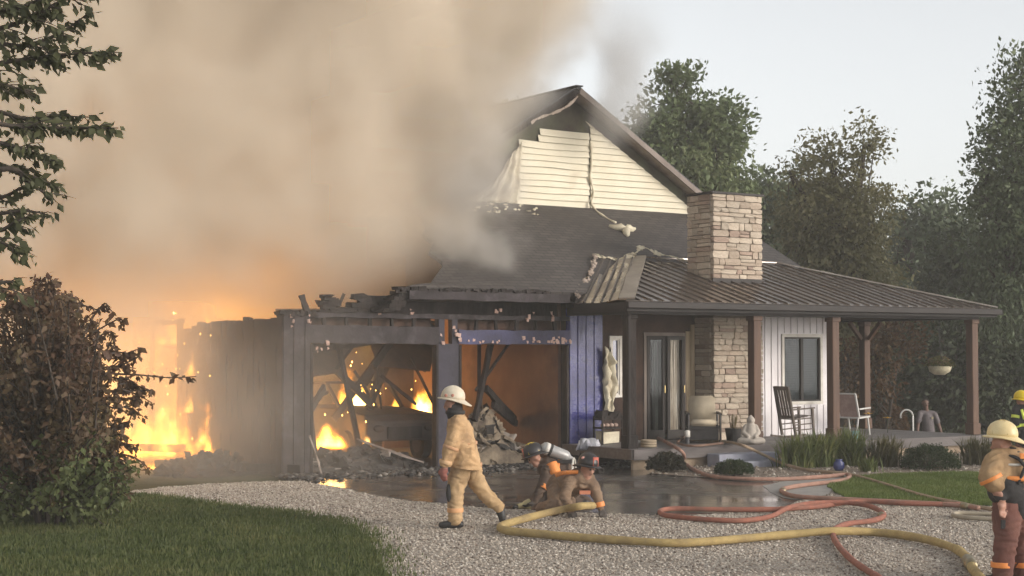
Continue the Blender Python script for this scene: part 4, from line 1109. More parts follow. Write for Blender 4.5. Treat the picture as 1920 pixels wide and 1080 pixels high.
# light smoky air over the whole place
b = MB(); b.box((-121, -41, -1.9), (221, 251, 17.0))
hz = b.build('haze', smoke_mat('haze_air', (0.93, 0.91, 0.88), 0.0017)); hz.data.materials[0].node_tree.nodes['Principled Volume'].inputs['Density Attribute'].default_value = ''
tag(hz, kind='stuff')
# ------------------------------------------------------------------ flames (emitting volumes) and the light they throw
def flame_material(name, k, c0, c1, c2):
    m = bpy.data.materials.new(name); m.use_nodes = True
    nt = m.node_tree; N, L = nt.nodes, nt.links; N.clear()
    at = N.new('ShaderNodeAttribute'); at.attribute_name = 'density'
    cr = N.new('ShaderNodeValToRGB'); e = cr.color_ramp.elements
    e[0].color = (*c0, 1); e[1].color = (*c2, 1); q = e.new(.45); q.color = (*c1, 1)
    L.new(at.outputs['Fac'], cr.inputs[0])
    st = N.new('ShaderNodeMath'); st.operation = 'MULTIPLY'; st.inputs[1].default_value = k; L.new(at.outputs['Fac'], st.inputs[0])
    pv = N.new('ShaderNodeVolumePrincipled'); pv.inputs['Density'].default_value = .6; pv.inputs['Density Attribute'].default_value = 'density'
    pv.inputs['Color'].default_value = (.3, .2, .1, 1)
    L.new(cr.outputs[0], pv.inputs['Emission Color']); L.new(st.outputs[0], pv.inputs['Emission Strength'])
    o = N.new('ShaderNodeOutputMaterial'); L.new(pv.outputs[0], o.inputs['Volume'])
    return m
FLM = flame_material('flame', 20.0, (1, .26, .015), (1, .43, .04), (1, .6, .10))
FLH = flame_material('white_hot_flame', 26.0, (1, .3, .02), (1, .5, .08), (1, .72, .28))
def flame(label, c, rx, ry, h, material, res=26, streak=1.0, thresh=.42, name='flame', lean=0.0, group='flames of the house fire'):
    g = GN('flame_field')
    wv = g.vm('MULTIPLY', g.pos, (1.0, 1.0, .55))
    wn_ = g.vm('SUBTRACT', g.noise(wv, 2.6/max(.3, min(1.2, rx*1.6)), 5.0, col=True, rough=.62), (.5, .5, .5))
    t = g.map(g.z, c[2], c[2]+h, 0.0, 1.0, smooth=False)
    amp = g.m('MULTIPLY', g.m('ADD', t, .25), min(.9, 1.5*rx))
    p = g.vm('ADD', g.pos, g.vm('SCALE', wn_, sc=amp))
    sp = g.N.new('ShaderNodeSeparateXYZ'); g.L.new(p, sp.inputs[0]); x, y, z = sp.outputs
    x = g.m('SUBTRACT', x, g.m('MULTIPLY', t, lean))
    ux = g.m('DIVIDE', g.m('SUBTRACT', x, c[0]), rx); uy = g.m('DIVIDE', g.m('SUBTRACT', y, c[1]), ry)
    rad = g.m('SQRT', g.m('ADD', g.m('MULTIPLY', ux, ux), g.m('MULTIPLY', uy, uy)))
    tt = g.map(z, c[2], c[2]+h, 0.0, 1.0, smooth=False)
    prof = g.m('POWER', g.m('MAXIMUM', g.m('SUBTRACT', 1.0, tt), 0.0), .75)
    body = g.map(g.m('SUBTRACT', prof, rad), -.05, .45)
    st = g.map(g.noise(g.vm('MULTIPLY', p, (1.0, 1.0, .38)), 5.0*streak, 4.0, rough=.6), thresh-.04, thresh+.16)
    low = g.map(g.z, c[2]-.02, c[2]+.12*h, 0.0, 1.0)
    dens = g.m('MULTIPLY', g.m('MULTIPLY', body, st), low)
    ex, ey = rx*1.35+.1, ry*1.35+.1
    lo = (c[0]-ex-max(0,-lean), c[1]-ey, c[2]-.03); hi = (c[0]+ex+max(0,lean), c[1]+ey, c[2]+h)
    sx, sy, sz = hi[0]-lo[0], hi[1]-lo[1], hi[2]-lo[2]; u = max(sx, sy, sz)/ (res*2.2)
    o = volume_object(name, g.finish(dens, lo, hi, (max(8, int(sx/u)), max(8, int(sy/u)), max(8, int(sz/u))), material))
    return tag(o, label, 'flame', group)
flame('white hot flames filling the gap beside the burnt car', tuple(yp(672, 800, 32.2)), .62, .5, .95, FLH, thresh=.33)
flame('tall yellow flame rising behind the crossed rafters', tuple(yp(655, 790, 33.6)), .6, .4, 1.3, FLM)
flame('glaring flame inside the burnt car next to the centre pier', tuple(yp(793, 805, 32.4)), .45, .4, .95, FLH, thresh=.3)
flame('small flame behind the burnt car roof', tuple(yp(742, 785, 33.2)), .25, .25, .6, FLM)
flame('orange flame at the foot of the corner pier inside the garage', tuple(yp(618, 842, 29.6)), .5, .4, .62, FLM)
flame('broad orange blaze at the burnt side wall', tuple(yp(300, 862, 31.8)), 1.05, .6, 1.75, FLM, lean=.25, streak=.9, thresh=.47)
flame('tall sheet of fire behind the burnt wall', tuple(yp(345, 835, 34.8)), 1.2, .6, 2.5, FLM, streak=1.0, thresh=.53)
flame('high flames inside the burnt rear of the garage', tuple(yp(300, 760, 36.0)), 1.2, .6, 1.9, FLM, streak=1.0, thresh=.56)
flame('orange blaze low behind the bush twigs', tuple(yp(250, 862, 33.2)), 1.0, .6, 1.5, FLM, streak=1.0, thresh=.48)
flame('thin tongues of fire climbing the burnt side wall', tuple(yp(360, 715, 31.6)), .24, .25, 1.4, FLM, streak=1.5, lean=.3, thresh=.47)
flame('thin flame licking the top of the side wall', tuple(yp(388, 650, 31.4)), .16, .2, .8, FLM, streak=1.6, thresh=.46)
flame('small flame halfway up the burnt side wall', tuple(yp(358, 775, 31.6)), .22, .2, .5, FLM, streak=1.6)
flame('small bright flame at the base of the side wall', tuple(yp(450, 862, 29.6)), .24, .22, .6, FLM, streak=1.4)
flame('fire burning under the fallen beam', tuple(yp(315, 895, 30.6)), .85, .5, .42, FLM, streak=1.2)
flame('low fire on the ground before the side wall', tuple(yp(405, 893, 29.8)), .4, .3, .3, FLM, streak=1.4)
flame('small flames along the far burnt wall plate', tuple(yp(262, 640, 36.4)), .35, .3, .35, FLM, streak=1.8, thresh=.5)
for (px, py, Y, rr_, l) in ((700, 805, 31.0, .06, 'small ember hanging in front of the burnt car'), (688, 838, 29.0, .07, 'small ember low in the first bay'), (747, 780, 31.2, .08, 'small drop of fire under the car roof'), (706, 795, 31.0, .05, 'tiny ember beside the car')):
    p = yp(px, py, Y)
    flame(l, tuple(p), rr_*1.6, rr_*1.6, rr_*4, FLH, res=10, thresh=.3)
def firelight(c, e, col=(1, .53, .17), rad=.5):
    l = bpy.data.lights.new('fire_light', 'POINT'); l.energy = e; l.color = col; l.shadow_soft_size = rad
    o = bpy.data.objects.new('fire_light', l); COL.objects.link(o); o.location = c
firelight(yp(300, 800, 35.2), 600, rad=.8)
firelight((9.0, 34.0, 1.4), 350, rad=.8)
firelight((10.2, 30.4, 1.6), 130, rad=.6)
flame('flames eating the rear end of the side wall', tuple(yp(392, 862, 30.6)), .55, .4, 1.25, FLM, streak=1.1, thresh=.49)
flame('ragged flames along the top of the side wall', tuple(yp(330, 650, 33.6)), .8, .4, .8, FLM, streak=1.3, thresh=.5)
firelight(yp(372, 640, 32.9), 80, rad=.4)
firelight(yp(690, 770, 32.6), 60, rad=.5)
firelight((16.9, 29.3, 1.9), 6, rad=.4)
for (x, y, z, e) in ((3.0, 39.5, 2.0, 260), (7.0, 38.8, 2.2, 420), (10.5, 38.5, 2.4, 480), (14.0, 38.2, 2.6, 110), (17.2, 37.5, 2.2, 45), (8.5, 35.5, 5.2, 560), (13.0, 34.0, 5.0, 480), (4.0, 37.5, 5.0, 480), (15.5, 33.0, 5.2, 240), (10.0, 35.5, 7.0, 240), (1.0, 38.0, 5.0, 420)):
    firelight((x, y, z), e*(2.0 if x < 12 else 1.0), rad=1.0)
firelight(yp(620, 815, 29.7), 60, rad=.3)

r_ = np.random.default_rng(5); n = 90
V = []; F = []; base = np.array([(1,0,0),(-1,0,0),(0,1,0),(0,-1,0),(0,0,1),(0,0,-1)], float)
for k in range(n):
    p = yp(r_.normal(330, 75), r_.uniform(570, 860), r_.uniform(30, 33)) if k % 4 else yp(r_.normal(700, 60), r_.uniform(660, 800), r_.uniform(29, 31))
    V.append(np.array(p) + base*np.array([1, 1, 1.8])*r_.uniform(.006, .016)); F.append(np.array([(0,2,4),(2,1,4),(1,3,4),(3,0,4),(2,0,5),(1,2,5),(3,1,5),(0,3,5)]) + 6*k)
em = bpy.data.materials.new('ember'); em.use_nodes = True; b = em.node_tree.nodes['Principled BSDF']
b.inputs['Base Color'].default_value = (.1, .03, .01, 1); b.inputs['Emission Color'].default_value = (1, .5, .1, 1); b.inputs['Emission Strength'].default_value = 9.0
tag(from_np('sparks', np.concatenate(V), np.concatenate(F), em), 'sparks drifting round the flames', 'sparks', kind='stuff')
# ------------------------------------------------------------------ things on the porch
DZ = .4
# rocking chair, side on
def local(root, c, ang):
    ca, sa = math.cos(ang), math.sin(ang)
    return lambda x, y, z: (c[0] + x*ca - y*sa, c[1] + x*sa + y*ca, c[2] + z)
GREYW = mat('weathered_wood', (.17, .135, .11), (.10, .078, .062), rough=.75, scale=6, stretch=(3, 3, .6))
c = tuple(yp(1492, 815, 26.35)); c = (c[0], c[1], DZ)
rc = empty('rocking_chair', c, 'weathered wooden rocking chair before the white porch wall', 'rocking chair')
L_ = local(rc, c, R(-8))
for s_ in (-.26, .26):
    q = MB(); q.bar(L_(-.38, s_, 1.14), L_(-.18, s_, .06), .045, .05, up=(1, 0, 0)); q.build('back_post', GREYW, rc)
    q = MB(); q.bar(L_(.26, s_, .66), L_(.30, s_, .05), .045, .045, up=(1, 0, 0)); q.build('front_leg', GREYW, rc)
    q = MB(); q.bar(L_(-.30, s_, .63), L_(.32, s_, .67), .05, .03); q.build('armrest', GREYW, rc)
    q = MB(); pts = [L_(x, s_, .02 + .16*x*x) for x in np.linspace(-.48, .46, 9)]
    for i in range(8): q.bar(pts[i], pts[i+1], .035, .045)
    q.build('rocker', GREYW, rc)
    for z in (.18, .3, .42):
        q = MB(); q.bar(L_(-.19-.02*z, s_, z), L_(.285, s_, z+.03), .025, .025); q.build('rung', GREYW, rc)
for i in range(5):
    q = MB(); y_ = -.2+.1*i; q.bar(L_(-.37, y_, 1.08), L_(-.24, y_, .46), .06, .015, up=(1, 0, 0)); q.build('back_slat', GREYW, rc)
q = MB(); q.bar(L_(-.375, -.27, 1.1), L_(-.375, .27, 1.1), .02, .09); q.build('crest_rail', GREYW, rc); q = MB(); q.bar(L_(-.25, -.27, .47), L_(-.25, .27, .47), .02, .06); q.build('lower_rail', GREYW, rc)
for i in range(5):
    q = MB(); x = -.2+.1*i; q.bar(L_(x, -.25, .42+.02*i), L_(x, .25, .42+.02*i), .085, .018); q.build('seat_slat', GREYW, rc)
# cushioned armchair
CUSH = mat('cream_cushion', (.62, .52, .38), (.5, .41, .29), rough=.95, scale=4, bump=.2, bscale=10)
IRON = mat('black_iron', (.025, .022, .022), (.045, .04, .038), rough=.5, scale=8, metal=.4)
c = tuple(yp(1322, 822, 26.0)); c = (c[0]-.05, c[1], DZ)
ac = empty('armchair', c, 'black framed porch armchair with cream cushions beside the french door', 'armchair')
L_ = local(ac, c, R(-35))
def cushion(name, pts8, m, parent):
    q = MB(); q.add(pts8, [(0,3,2,1),(4,5,6,7),(0,1,5,4),(1,2,6,5),(2,3,7,6),(3,0,4,7)]); o = q.build(name, m, parent, smooth=True)
    bm = bmesh.new(); bm.from_mesh(o.data); bmesh.ops.bevel(bm, geom=bm.edges[:], offset=.035, segments=3, affect='EDGES'); bm.to_mesh(o.data); bm.free()
    o.data.polygons.foreach_set('use_smooth', [True]*len(o.data.polygons)); return o
cushion('seat_cushion', [L_(-.28,-.30,.36), L_(.28,-.30,.36), L_(.28,.24,.34), L_(-.28,.24,.34), L_(-.28,-.30,.50), L_(.28,-.30,.50), L_(.28,.24,.48), L_(-.28,.24,.48)], CUSH, ac)
cushion('back_cushion', [L_(-.29,.12,.46), L_(.29,.12,.46), L_(.29,.26,.46), L_(-.29,.26,.46), L_(-.27,.3,.98), L_(.27,.3,.98), L_(.27,.42,.96), L_(-.27,.42,.96)], CUSH, ac)
for s_ in (-.33, .33):
    q = MB(); q.bar(L_(s_, -.3, 0), L_(s_, -.3, .6), .035, .035); q.bar(L_(s_, .3, 0), L_(s_, .38, .62), .035, .035); q.build('leg', IRON, ac)
    q = MB(); q.bar(L_(s_, -.34, .61), L_(s_, .38, .63), .06, .03); q.build('armrest', IRON, ac)
q = MB(); q.box((0,0,0),(0,0,0)); q = MB(); q.bar(L_(-.33, -.3, .33), L_(.33, -.3, .33), .03, .05); q.bar(L_(-.33, .3, .33), L_(.33, .3, .33), .03, .05); q.bar(L_(-.33, -.3, .33), L_(-.33, .3, .33), .03, .05); q.bar(L_(.33, -.3, .33), L_(.33, .3, .33), .03, .05); q.build('seat_frame', IRON, ac)
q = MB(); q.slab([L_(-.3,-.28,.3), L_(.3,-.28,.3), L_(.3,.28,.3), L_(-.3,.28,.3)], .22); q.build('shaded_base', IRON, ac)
# potted stick plant
c = tuple(yp(1375, 826, 25.75)); c = (c[0], c[1], DZ)
pp = empty('potted_plant', c, 'dark square planter with a dry plant beside the stone column', 'potted plant')
q = MB(); q.add([(c[0]-.1,c[1]-.1,DZ),(c[0]+.1,c[1]-.1,DZ),(c[0]+.1,c[1]+.1,DZ),(c[0]-.1,c[1]+.1,DZ),(c[0]-.13,c[1]-.13,DZ+.3),(c[0]+.13,c[1]-.13,DZ+.3),(c[0]+.13,c[1]+.13,DZ+.3),(c[0]-.13,c[1]+.13,DZ+.3)], [(0,3,2,1),(4,5,6,7),(0,1,5,4),(1,2,6,5),(2,3,7,6),(3,0,4,7)]); q.build('planter', IRON, pp, bevel=.01)
q = MB()
for k in range(16):
    a = random.uniform(0, 6.28); h = random.uniform(.15, .33); s_ = random.uniform(.03, .11)
    q.bar((c[0]+.03*math.cos(a), c[1]+.03*math.sin(a), DZ+.28), (c[0]+s_*math.cos(a), c[1]+s_*math.sin(a), DZ+.3+h), .012, .004, seg=2, jit=.004)
q.build('leaves', leaf_mat('dry_leaf', (.12,.09,.03), (.2,.15,.05), trans=.3), pp)
# white vase
c = yp(1393, 828, 25.7); q = MB(); q.lathe((c.x, c.y, DZ), [(.05, 0), (.09, .06), (.095, .14), (.06, .22), (.045, .25), (.055, .27)], 16); 
tag(q.build('vase', mat('pale_ceramic', (.62, .56, .5), (.5, .44, .39), rough=.5), smooth=True), 'small pale vase between the planter and the seated statue', 'vase')
# scorched rack with boxes at the burnt end of the porch
c = yp(1140, 828, 26.75); rk = empty('scorched_rack', (c.x, c.y, DZ), 'scorched low rack with melted boxes at the burnt porch end', 'rack')
x0, x1, y0, y1 = c.x-.25, c.x+.25, c.y-.15, c.y+.15
for x in (x0, x1):
    for y in (y0, y1): q = MB(); q.bar((x, y, .3), (x, y, .98), .03, .03); q.build('upright', CHAR, rk)
for z in (.72, .9):
    q = MB(); q.box((x0-.02, y0-.02, z), (x1+.02, y1+.02, z+.025), jit=.008); q.build('shelf', CHAR, rk)
q = MB(); q.box((x0+.03, y0+.02, .42), (x1-.05, y1-.02, .66), jit=.02); q.build('box', CREAMB, rk)
for i in range(4):
    q = MB(); x = x0+.04+i*.11; q.ball((x+.04, c.y-.05, .79), .055, 9, 6, (1, 1, .8)); q.build('melted_box', mat('pinkish_plastic', (.5, .36, .3), (.3, .2, .16), rough=.6, scale=9), rk, smooth=True)
q = MB()
for i in range(12): 
    x = x0 + random.random()*.5; q.box((x, y0, .92), (x+.1, y1, .98+random.random()*.12), jit=.03)
q.build('charred_rubble', CHAR, rk)['kind'] = 'stuff'
# coiled things near the post
c = yp(1216, 838, 25.35); q = MB()
for k in range(3): q.tube([(c.x+.14*math.cos(t), c.y+.14*math.sin(t), DZ+.03+.05*k) for t in np.linspace(0, 6.28, 20)], .026, 7)
tag(q.build('coiled_cord', mat('tan_cord', (.4, .32, .22), (.3, .23, .16), rough=.8), smooth=True), 'coil of tan cord on the porch floor by the charred post', 'cord')
c = yp(1200, 834, 25.6); q = MB(); q.lathe((c.x, c.y, DZ), [(.06, 0), (.13, .05), (.15, .12), (.14, .125), (.1, .05)], 14)
tag(q.build('bowl', mat('dog_bowl', (.4, .38, .36), rough=.35, metal=.5), smooth=True), 'grey metal bowl on the porch floor near the charred post', 'bowl')
c = gp(1289, 868, 0); q = MB(); q.lathe((c.x, c.y, 0), [(.05, 0), (.05, .5), (.035, .53)], 12); 
pl = tag(q.build('path_light', mat('path_light_black', (.04, .04, .045), rough=.5), smooth=True), 'short path light with white top by the porch step', 'path light')
q = MB(); q.lathe((c.x, c.y, 0), [(.045, .53), (.06, .54), (.06, .66), (.03, .68)], 12); q.build('light_cap', TRIMW, pl, smooth=True)
# white rag near the blue tinted wall
c = yp(1100, 838, 26.4); grid = [[(c.x-.22+.44*i/8, c.y-.15+.25*j/6, .42+.12*math.sin(i*.8+j)) for i in range(9)] for j in range(7)]
tag(crumple('torn_tarp', grid, mat('white_rag', (.6, .6, .62), (.4, .4, .46), rough=.7, scale=4), None, .06, 4.0, seed=21), 'crumpled white sheet at the foot of the blue tinted wall', 'sheet')
# folding chair, flower pot and cup further along
c = yp(1600, 806, 26.6); lc = empty('lawn_chair', (c.x, c.y, DZ), 'white framed lawn chair behind the third porch post', 'chair')
L_ = local(lc, (c.x, c.y, DZ), R(15)); WM = mat('white_frame', (.62, .6, .57), rough=.4)
q = MB(); pts = [L_(-.34, -.25, .95), L_(-.34, .25, .95), L_(-.16, .25, .4), L_(-.16, -.25, .4), L_(-.34, -.25, .95)]
for i in range(4): q.bar(pts[i], pts[i+1], .035, .035)
q.build('back_frame', WM, lc)
q = MB(); q.add([L_(-.33, -.23, .93), L_(-.33, .23, .93), L_(-.17, .23, .42), L_(-.17, -.23, .42), L_(-.31, -.23, .93), L_(-.31, .23, .93), L_(-.15, .23, .42), L_(-.15, -.23, .42)], [(0,1,2,3),(7,6,5,4),(0,4,5,1),(1,5,6,2),(2,6,7,3),(3,7,4,0)]); q.build('back_sling', mat('pink_sling', (.42, .3, .26), (.3, .2, .18), rough=.9, scale=8), lc)
q = MB(); q.bar(L_(-.16, -.25, .4), L_(.3, -.25, .42), .035, .035); q.bar(L_(-.16, .25, .4), L_(.3, .25, .42), .035, .035); q.bar(L_(.3, -.25, .42), L_(.3, .25, .42), .035, .035); q.bar(L_(-.2, -.26, .6), L_(.3, -.26, .62), .05, .03); q.bar(L_(-.2, .26, .6), L_(.3, .26, .62), .05, .03); q.build('seat_frame', WM, lc)
q = MB(); q.slab([L_(-.15, -.23, .41), L_(.28, -.23, .42), L_(.28, .23, .42), L_(-.15, .23, .41)], .02); q.build('seat_sling', MATS['pink_sling'], lc)
for s_ in (-.25, .25):
    for x in (-.3, .3):
        q = MB(); q.bar(L_(x*.7, s_, .41), L_(x, s_, .0), .03, .03); q.build('leg', WM, lc)
c = yp(1604, 822, 25.35); q = MB(); q.lathe((c.x, c.y, DZ+.005), [(.06, 0), (.085, .17), (.08, .17), (.06, .02)], 14)
tag(q.build('teal_cup', mat('teal_plastic', (.25, .42, .42), rough=.4), smooth=True), 'pale teal bucket on the porch edge', 'bucket')
c = gp(1573, 884, 0); q = MB(); q.lathe((c.x, c.y, .016), [(.07, 0), (.11, .06), (.1, .15), (.06, .2), (.08, .22), (.06, .22)], 16)
tag(q.build('blue_pot', mat('blue_glaze', (.03, .04, .13), (.06, .07, .2), rough=.25, scale=6), smooth=True), 'dark blue glazed pot among the strap leaved plants', 'pot')
# hanging basket
c = yp(1762, 690, 26.2); hb = empty('hanging_basket', tuple(c), 'hanging flower basket under the porch roof', 'hanging basket')
q = MB(); q.lathe((c.x, c.y, c.z-.16), [(.12, 0), (.24, .08), (.28, .2), (.26, .2), (.2, .08)], 16); q.build('pot', mat('basket_pot', (.62, .56, .4), (.42, .36, .24), rough=.7, scale=8), hb, smooth=True)
q = MB()
for k in range(3):
    a = k*2.09; q.tube([(c.x+.26*math.cos(a), c.y+.26*math.sin(a), c.z+.04), (c.x, c.y, c.z+.5)], .008, 5)
q.tube([(c.x, c.y, c.z+.5), (c.x, c.y, 3.1)], .008, 5); q.build('hanger', IRON, hb)
HB = (c.x, c.y, c.z)
# white shepherd hook behind the porch
c = dp(1712, 800, 41.0); q = MB(); pts = [(c.x, c.y, -.85), (c.x, c.y, 1.0)] + [(c.x+(.16-.16*math.cos(t))*_c, c.y-(.16-.16*math.cos(t))*_s, 1.0+.17*math.sin(t)) for t in np.linspace(0, 3.4, 12)]
pts = [Vector((2*c.x-p[0], 2*c.y-p[1], p[2]-.35)) if i > 1 else Vector((p[0], p[1], p[2]-(.35 if i else 0))) for i, p in enumerate(pts)]
tag(q.tube(pts, .022, 7) or q.build('garden_hook', WM, smooth=True), 'white curved garden hook beside the man in grey', 'garden hook')
# ------------------------------------------------------------------ fire hoses
def hose(name, label, pts, r, material, bump_up=None, group='fire hoses on the ground'):
    P = catmull(pts, 9)
    q = MB(); q.tube(P, [r*(1 + .13*mnoise.noise(p*1.9) + .05*mnoise.noise(p*7.0)) for p in P], 12)
    return tag(q.build(name, material, smooth=True), label, 'fire hose', group)
def hp(lst, r, lift=0.0):
    out = []
    for p in lst:
        z = (p[2] if len(p) > 2 else .015) + r + lift
        g_ = gp(p[0], p[1], z); out.append(g_)
    return out
YEL = mat('yellow_hose', (.52, .38, .16), (.42, .30, .12), rough=.85, scale=9, bump=.7, bscale=130, col3=(.28, .2, .1), mix3=(.5, .75), scale3=2.6)
RED = mat('red_hose', (.40, .155, .10), (.30, .115, .08), rough=.85, scale=9, bump=.7, bscale=130, col3=(.22, .12, .085), mix3=(.48, .72), scale3=2.4)
TAN = mat('tan_hose', (.38, .28, .19), (.29, .2, .13), rough=.8, scale=5, bump=.25, bscale=60)
PINK = mat('faded_red_hose', (.44, .26, .195), (.36, .19, .14), rough=.85, scale=9, bump=.7, bscale=130, col3=(.26, .16, .12), mix3=(.48, .72), scale3=2.4)
hose('fire_hose', 'thick yellow hose running from the kneeling firefighter across the gravel', hp([(1112, 948, .12), (1090, 949, .18), (1055, 955, .12), (1000, 968, .05), (950, 982), (938, 989), (950, 995), (1000, 1000), (1080, 1007), (1180, 1014), (1275, 1018), (1380, 1011), (1470, 1003), (1560, 996, .05), (1640, 998), (1720, 1008), (1785, 1026), (1812, 1045), (1825, 1068), (1850, 1095), (1900, 1140)], .05), .05, YEL)
c = hp([(1814, 1049), (1822, 1062)], .05); q = MB(); q.tube([c[0], c[0].lerp(c[1], .35), c[0].lerp(c[1], .65), c[1]], [.062, .07, .07, .062], 14)
tag(q.build('hose_coupling', mat('dull_brass', (.3, .25, .16), rough=.4, metal=.8), smooth=True), 'metal coupling on the thick yellow hose', 'coupling')
hose('fire_hose', 'red hose lying in a long flat loop on the wet driveway', hp([(1800, 946), (1700, 944), (1610, 940), (1540, 949), (1450, 955), (1340, 955), (1262, 954), (1238, 958), (1248, 966), (1310, 973), (1390, 976), (1445, 968), (1478, 952, .05), (1520, 944, .05), (1580, 942, .05), (1630, 949, .03), (1657, 964), (1640, 975), (1590, 982), (1566, 992), (1562, 1003), (1572, 1023), (1600, 1052), (1650, 1085), (1720, 1130)], .036), .036, RED)
hose('fire_hose', 'faded red hose doubling back along the concrete path', hp([(1216, 812, .41), (1262, 836, .41), (1281, 850, .30), (1284, 866, .05), (1300, 880), (1335, 893), (1400, 898), (1470, 898), (1540, 894), (1586, 890), (1592, 895), (1570, 902), (1510, 909), (1474, 915), (1466, 921), (1490, 930), (1560, 935), (1640, 939), (1730, 943), (1800, 948), (1835, 953)], .036, .0), .036, PINK)
hose('fire_hose', 'tan hose coming out of the porch door and down over the bed', hp([(1190, 808, .41), (1235, 815, .41), (1300, 824, .41), (1358, 828, .42), (1392, 835, .42), (1430, 852, .22), (1470, 870, .06), (1520, 882, .03), (1590, 889, .02), (1650, 905), (1730, 929), (1800, 944), (1870, 956), (1990, 968)], .03), .03, TAN)
hose('fire_hose', 'pale hose folded on the gravel near the firefighter at the edge', hp([(1990, 976), (1880, 974), (1810, 970), (1788, 966), (1800, 962), (1870, 964), (1990, 966)], .03), .03, mat('pale_hose', (.42, .36, .27), (.32, .27, .2), rough=.8, scale=5))
hose('fire_hose', 'dark hose curving over the porch floor towards the step', hp([(1225, 806, .41), (1280, 818, .41), (1270, 830, .41), (1300, 836, .41), (1355, 831, .41)], .026, .02), .026, mat('brown_hose', (.2, .12, .085), (.14, .08, .055), rough=.8, scale=5))
# dropped nozzle beside the crawling pair
c = gp(983, 946, .06); nz = empty('hose_nozzle', tuple(c), 'pale nozzle lying on the wet driveway by the crawling firefighter', 'nozzle')
M_ = Matrix.Rotation(R(80), 3, 'Y'); q = MB(); q.lathe(c, [(.035, -.12), (.04, -.02), (.055, .02), (.065, .09), (.05, .095)], 14, M=M_); q.build('nozzle_tip', mat('pale_yellow_plastic', (.5, .42, .22), rough=.5), nz, smooth=True)
q = MB(); q.lathe(c, [(.03, -.2), (.03, -.12)], 12, M=M_); q.build('nozzle_body', IRON, nz, smooth=True)

for (a, c, l) in (((1655, 962), (1650, 971), 'metal coupling on the bend of the red hose'), ((1800, 948), (1820, 951), 'metal coupling where the faded red hose ends'), ((1470, 918), (1466, 922), 'metal coupling on the faded red hose by the path')):
    pa, pc = hp([a, c], .036); q = MB(); d = (pc-pa).normalized()*.07; m_ = pa.lerp(pc, .5)
    q.tube([m_-d, m_-d*.4, m_+d*.4, m_+d], [.045, .052, .052, .045], 14); tag(q.build('hose_coupling', MATS['dull_brass'], smooth=True), l, 'coupling')
# ------------------------------------------------------------------ people: one voxel-fused body, clothing as children
RTH = Vector((_c, -_s, 0)); FWH = Vector((_s, _c, 0))
class Fig:
    def __init__(s): s.p = []
    def bone(s, a, ra, b_, rb, m=0, n=None):
        s.p.append((Vector(a), Vector(b_), ra, rb, m))
    def chain(s, pts, rs, m=0):
        for i in range(len(pts)-1): s.bone(pts[i], rs[i], pts[i+1], rs[i+1], m)
    def ell(s, c, r, sc, m=0, M=None):
        s.p.append((Vector(c), Vector(c), r, (sc, M), m))
def fuse(fig, name, T, mats_, parent, voxel=.016, smooth_n=3, fold=0.0, fseed=0.0, cut=None):
    q = MB()
    for (a, b_, ra, rb, m) in fig.p:
        if isinstance(rb, tuple): q.ball(a, ra, 16, 12, rb[0], rb[1]); continue
        L = (b_-a).length
        if L < 1e-5: q.ball(a, ra, 14, 10); continue
        n = max(2, int(L/ (min(ra, rb)*.5))); n = min(n, 12)
        d = (b_-a).normalized(); pts = []; rs = []
        for k in (-.97, -.8, -.5): pts.append(a + d*ra*k); rs.append(ra*math.sqrt(max(0, 1-k*k)))
        for i in range(n+1): t = i/n; pts.append(a.lerp(b_, t)); rs.append(ra+(rb-ra)*t)
        for k in (.5, .8, .97): pts.append(b_ + d*rb*k); rs.append(rb*math.sqrt(max(0, 1-k*k)))
        q.tube(pts, rs, 14)
    me = q.mesh('tmp', [])
    o = bpy.data.objects.new('tmp', me); COL.objects.link(o)
    md = o.modifiers.new('r', 'REMESH'); md.mode = 'VOXEL'; md.voxel_size = voxel
    dg = bpy.context.evaluated_depsgraph_get(); ev = o.evaluated_get(dg); m2 = bpy.data.meshes.new_from_object(ev)
    bpy.data.objects.remove(o); bpy.data.meshes.remove(me)
    bm = bmesh.new(); bm.from_mesh(m2)
    for _ in range(smooth_n): bmesh.ops.smooth_vert(bm, verts=bm.verts[:], factor=.5, use_axis_x=True, use_axis_y=True, use_axis_z=True)
    bm.normal_update()
    if fold:
        for v in bm.verts:
            p = v.co
            w_ = mnoise.noise(Vector((p.x*4, p.y*4, p.z*5+fseed)))*.9
            nn = (.5-abs(mnoise.noise(Vector((p.x*5+w_, p.y*5, p.z*13+fseed+w_*2))))*2.2) + .3*mnoise.noise(Vector((p.x*14+p.z*9, p.y*14, p.z*17+fseed)))
            v.co = p + v.normal*nn*fold
    if cut is not None:
        bmesh.ops.bisect_plane(bm, geom=bm.verts[:]+bm.edges[:]+bm.faces[:], plane_co=cut[0], plane_no=cut[1], clear_inner=True)
    bm.to_mesh(m2); bm.free()
    if len(mats_) > 1:
        nf = len(m2.polygons); C = np.empty(nf*3, np.float32); m2.polygons.foreach_get('center', C); C = C.reshape(-1,3)
        best = np.full(nf, 1e9); mi = np.zeros(nf, np.int32)
        for (a, b_, ra, rb, m) in fig.p:
            a_, bb = np.array(a), np.array(b_)
            if isinstance(rb, tuple):
                sc = np.array(rb[0]); D = C - a_
                if rb[1] is not None: D = D @ np.array(rb[1])
                dd = np.linalg.norm(D/sc, axis=1) - ra
            else:
                ab = bb-a_; t = np.clip(((C-a_)@ab)/max(1e-9, ab@ab), 0, 1); dd = np.linalg.norm(C-(a_+t[:,None]*ab), axis=1) - (ra+(rb-ra)*t)
            k = dd < best; best[k] = dd[k]; mi[k] = m
        m2.polygons.foreach_set('material_index', mi)
    for m in mats_: m2.materials.append(m)
    m2.transform(T)
    m2.polygons.foreach_set('use_smooth', [True]*len(m2.polygons)); m2.name = name
    o = bpy.data.objects.new(name, m2); link(o, parent); return o
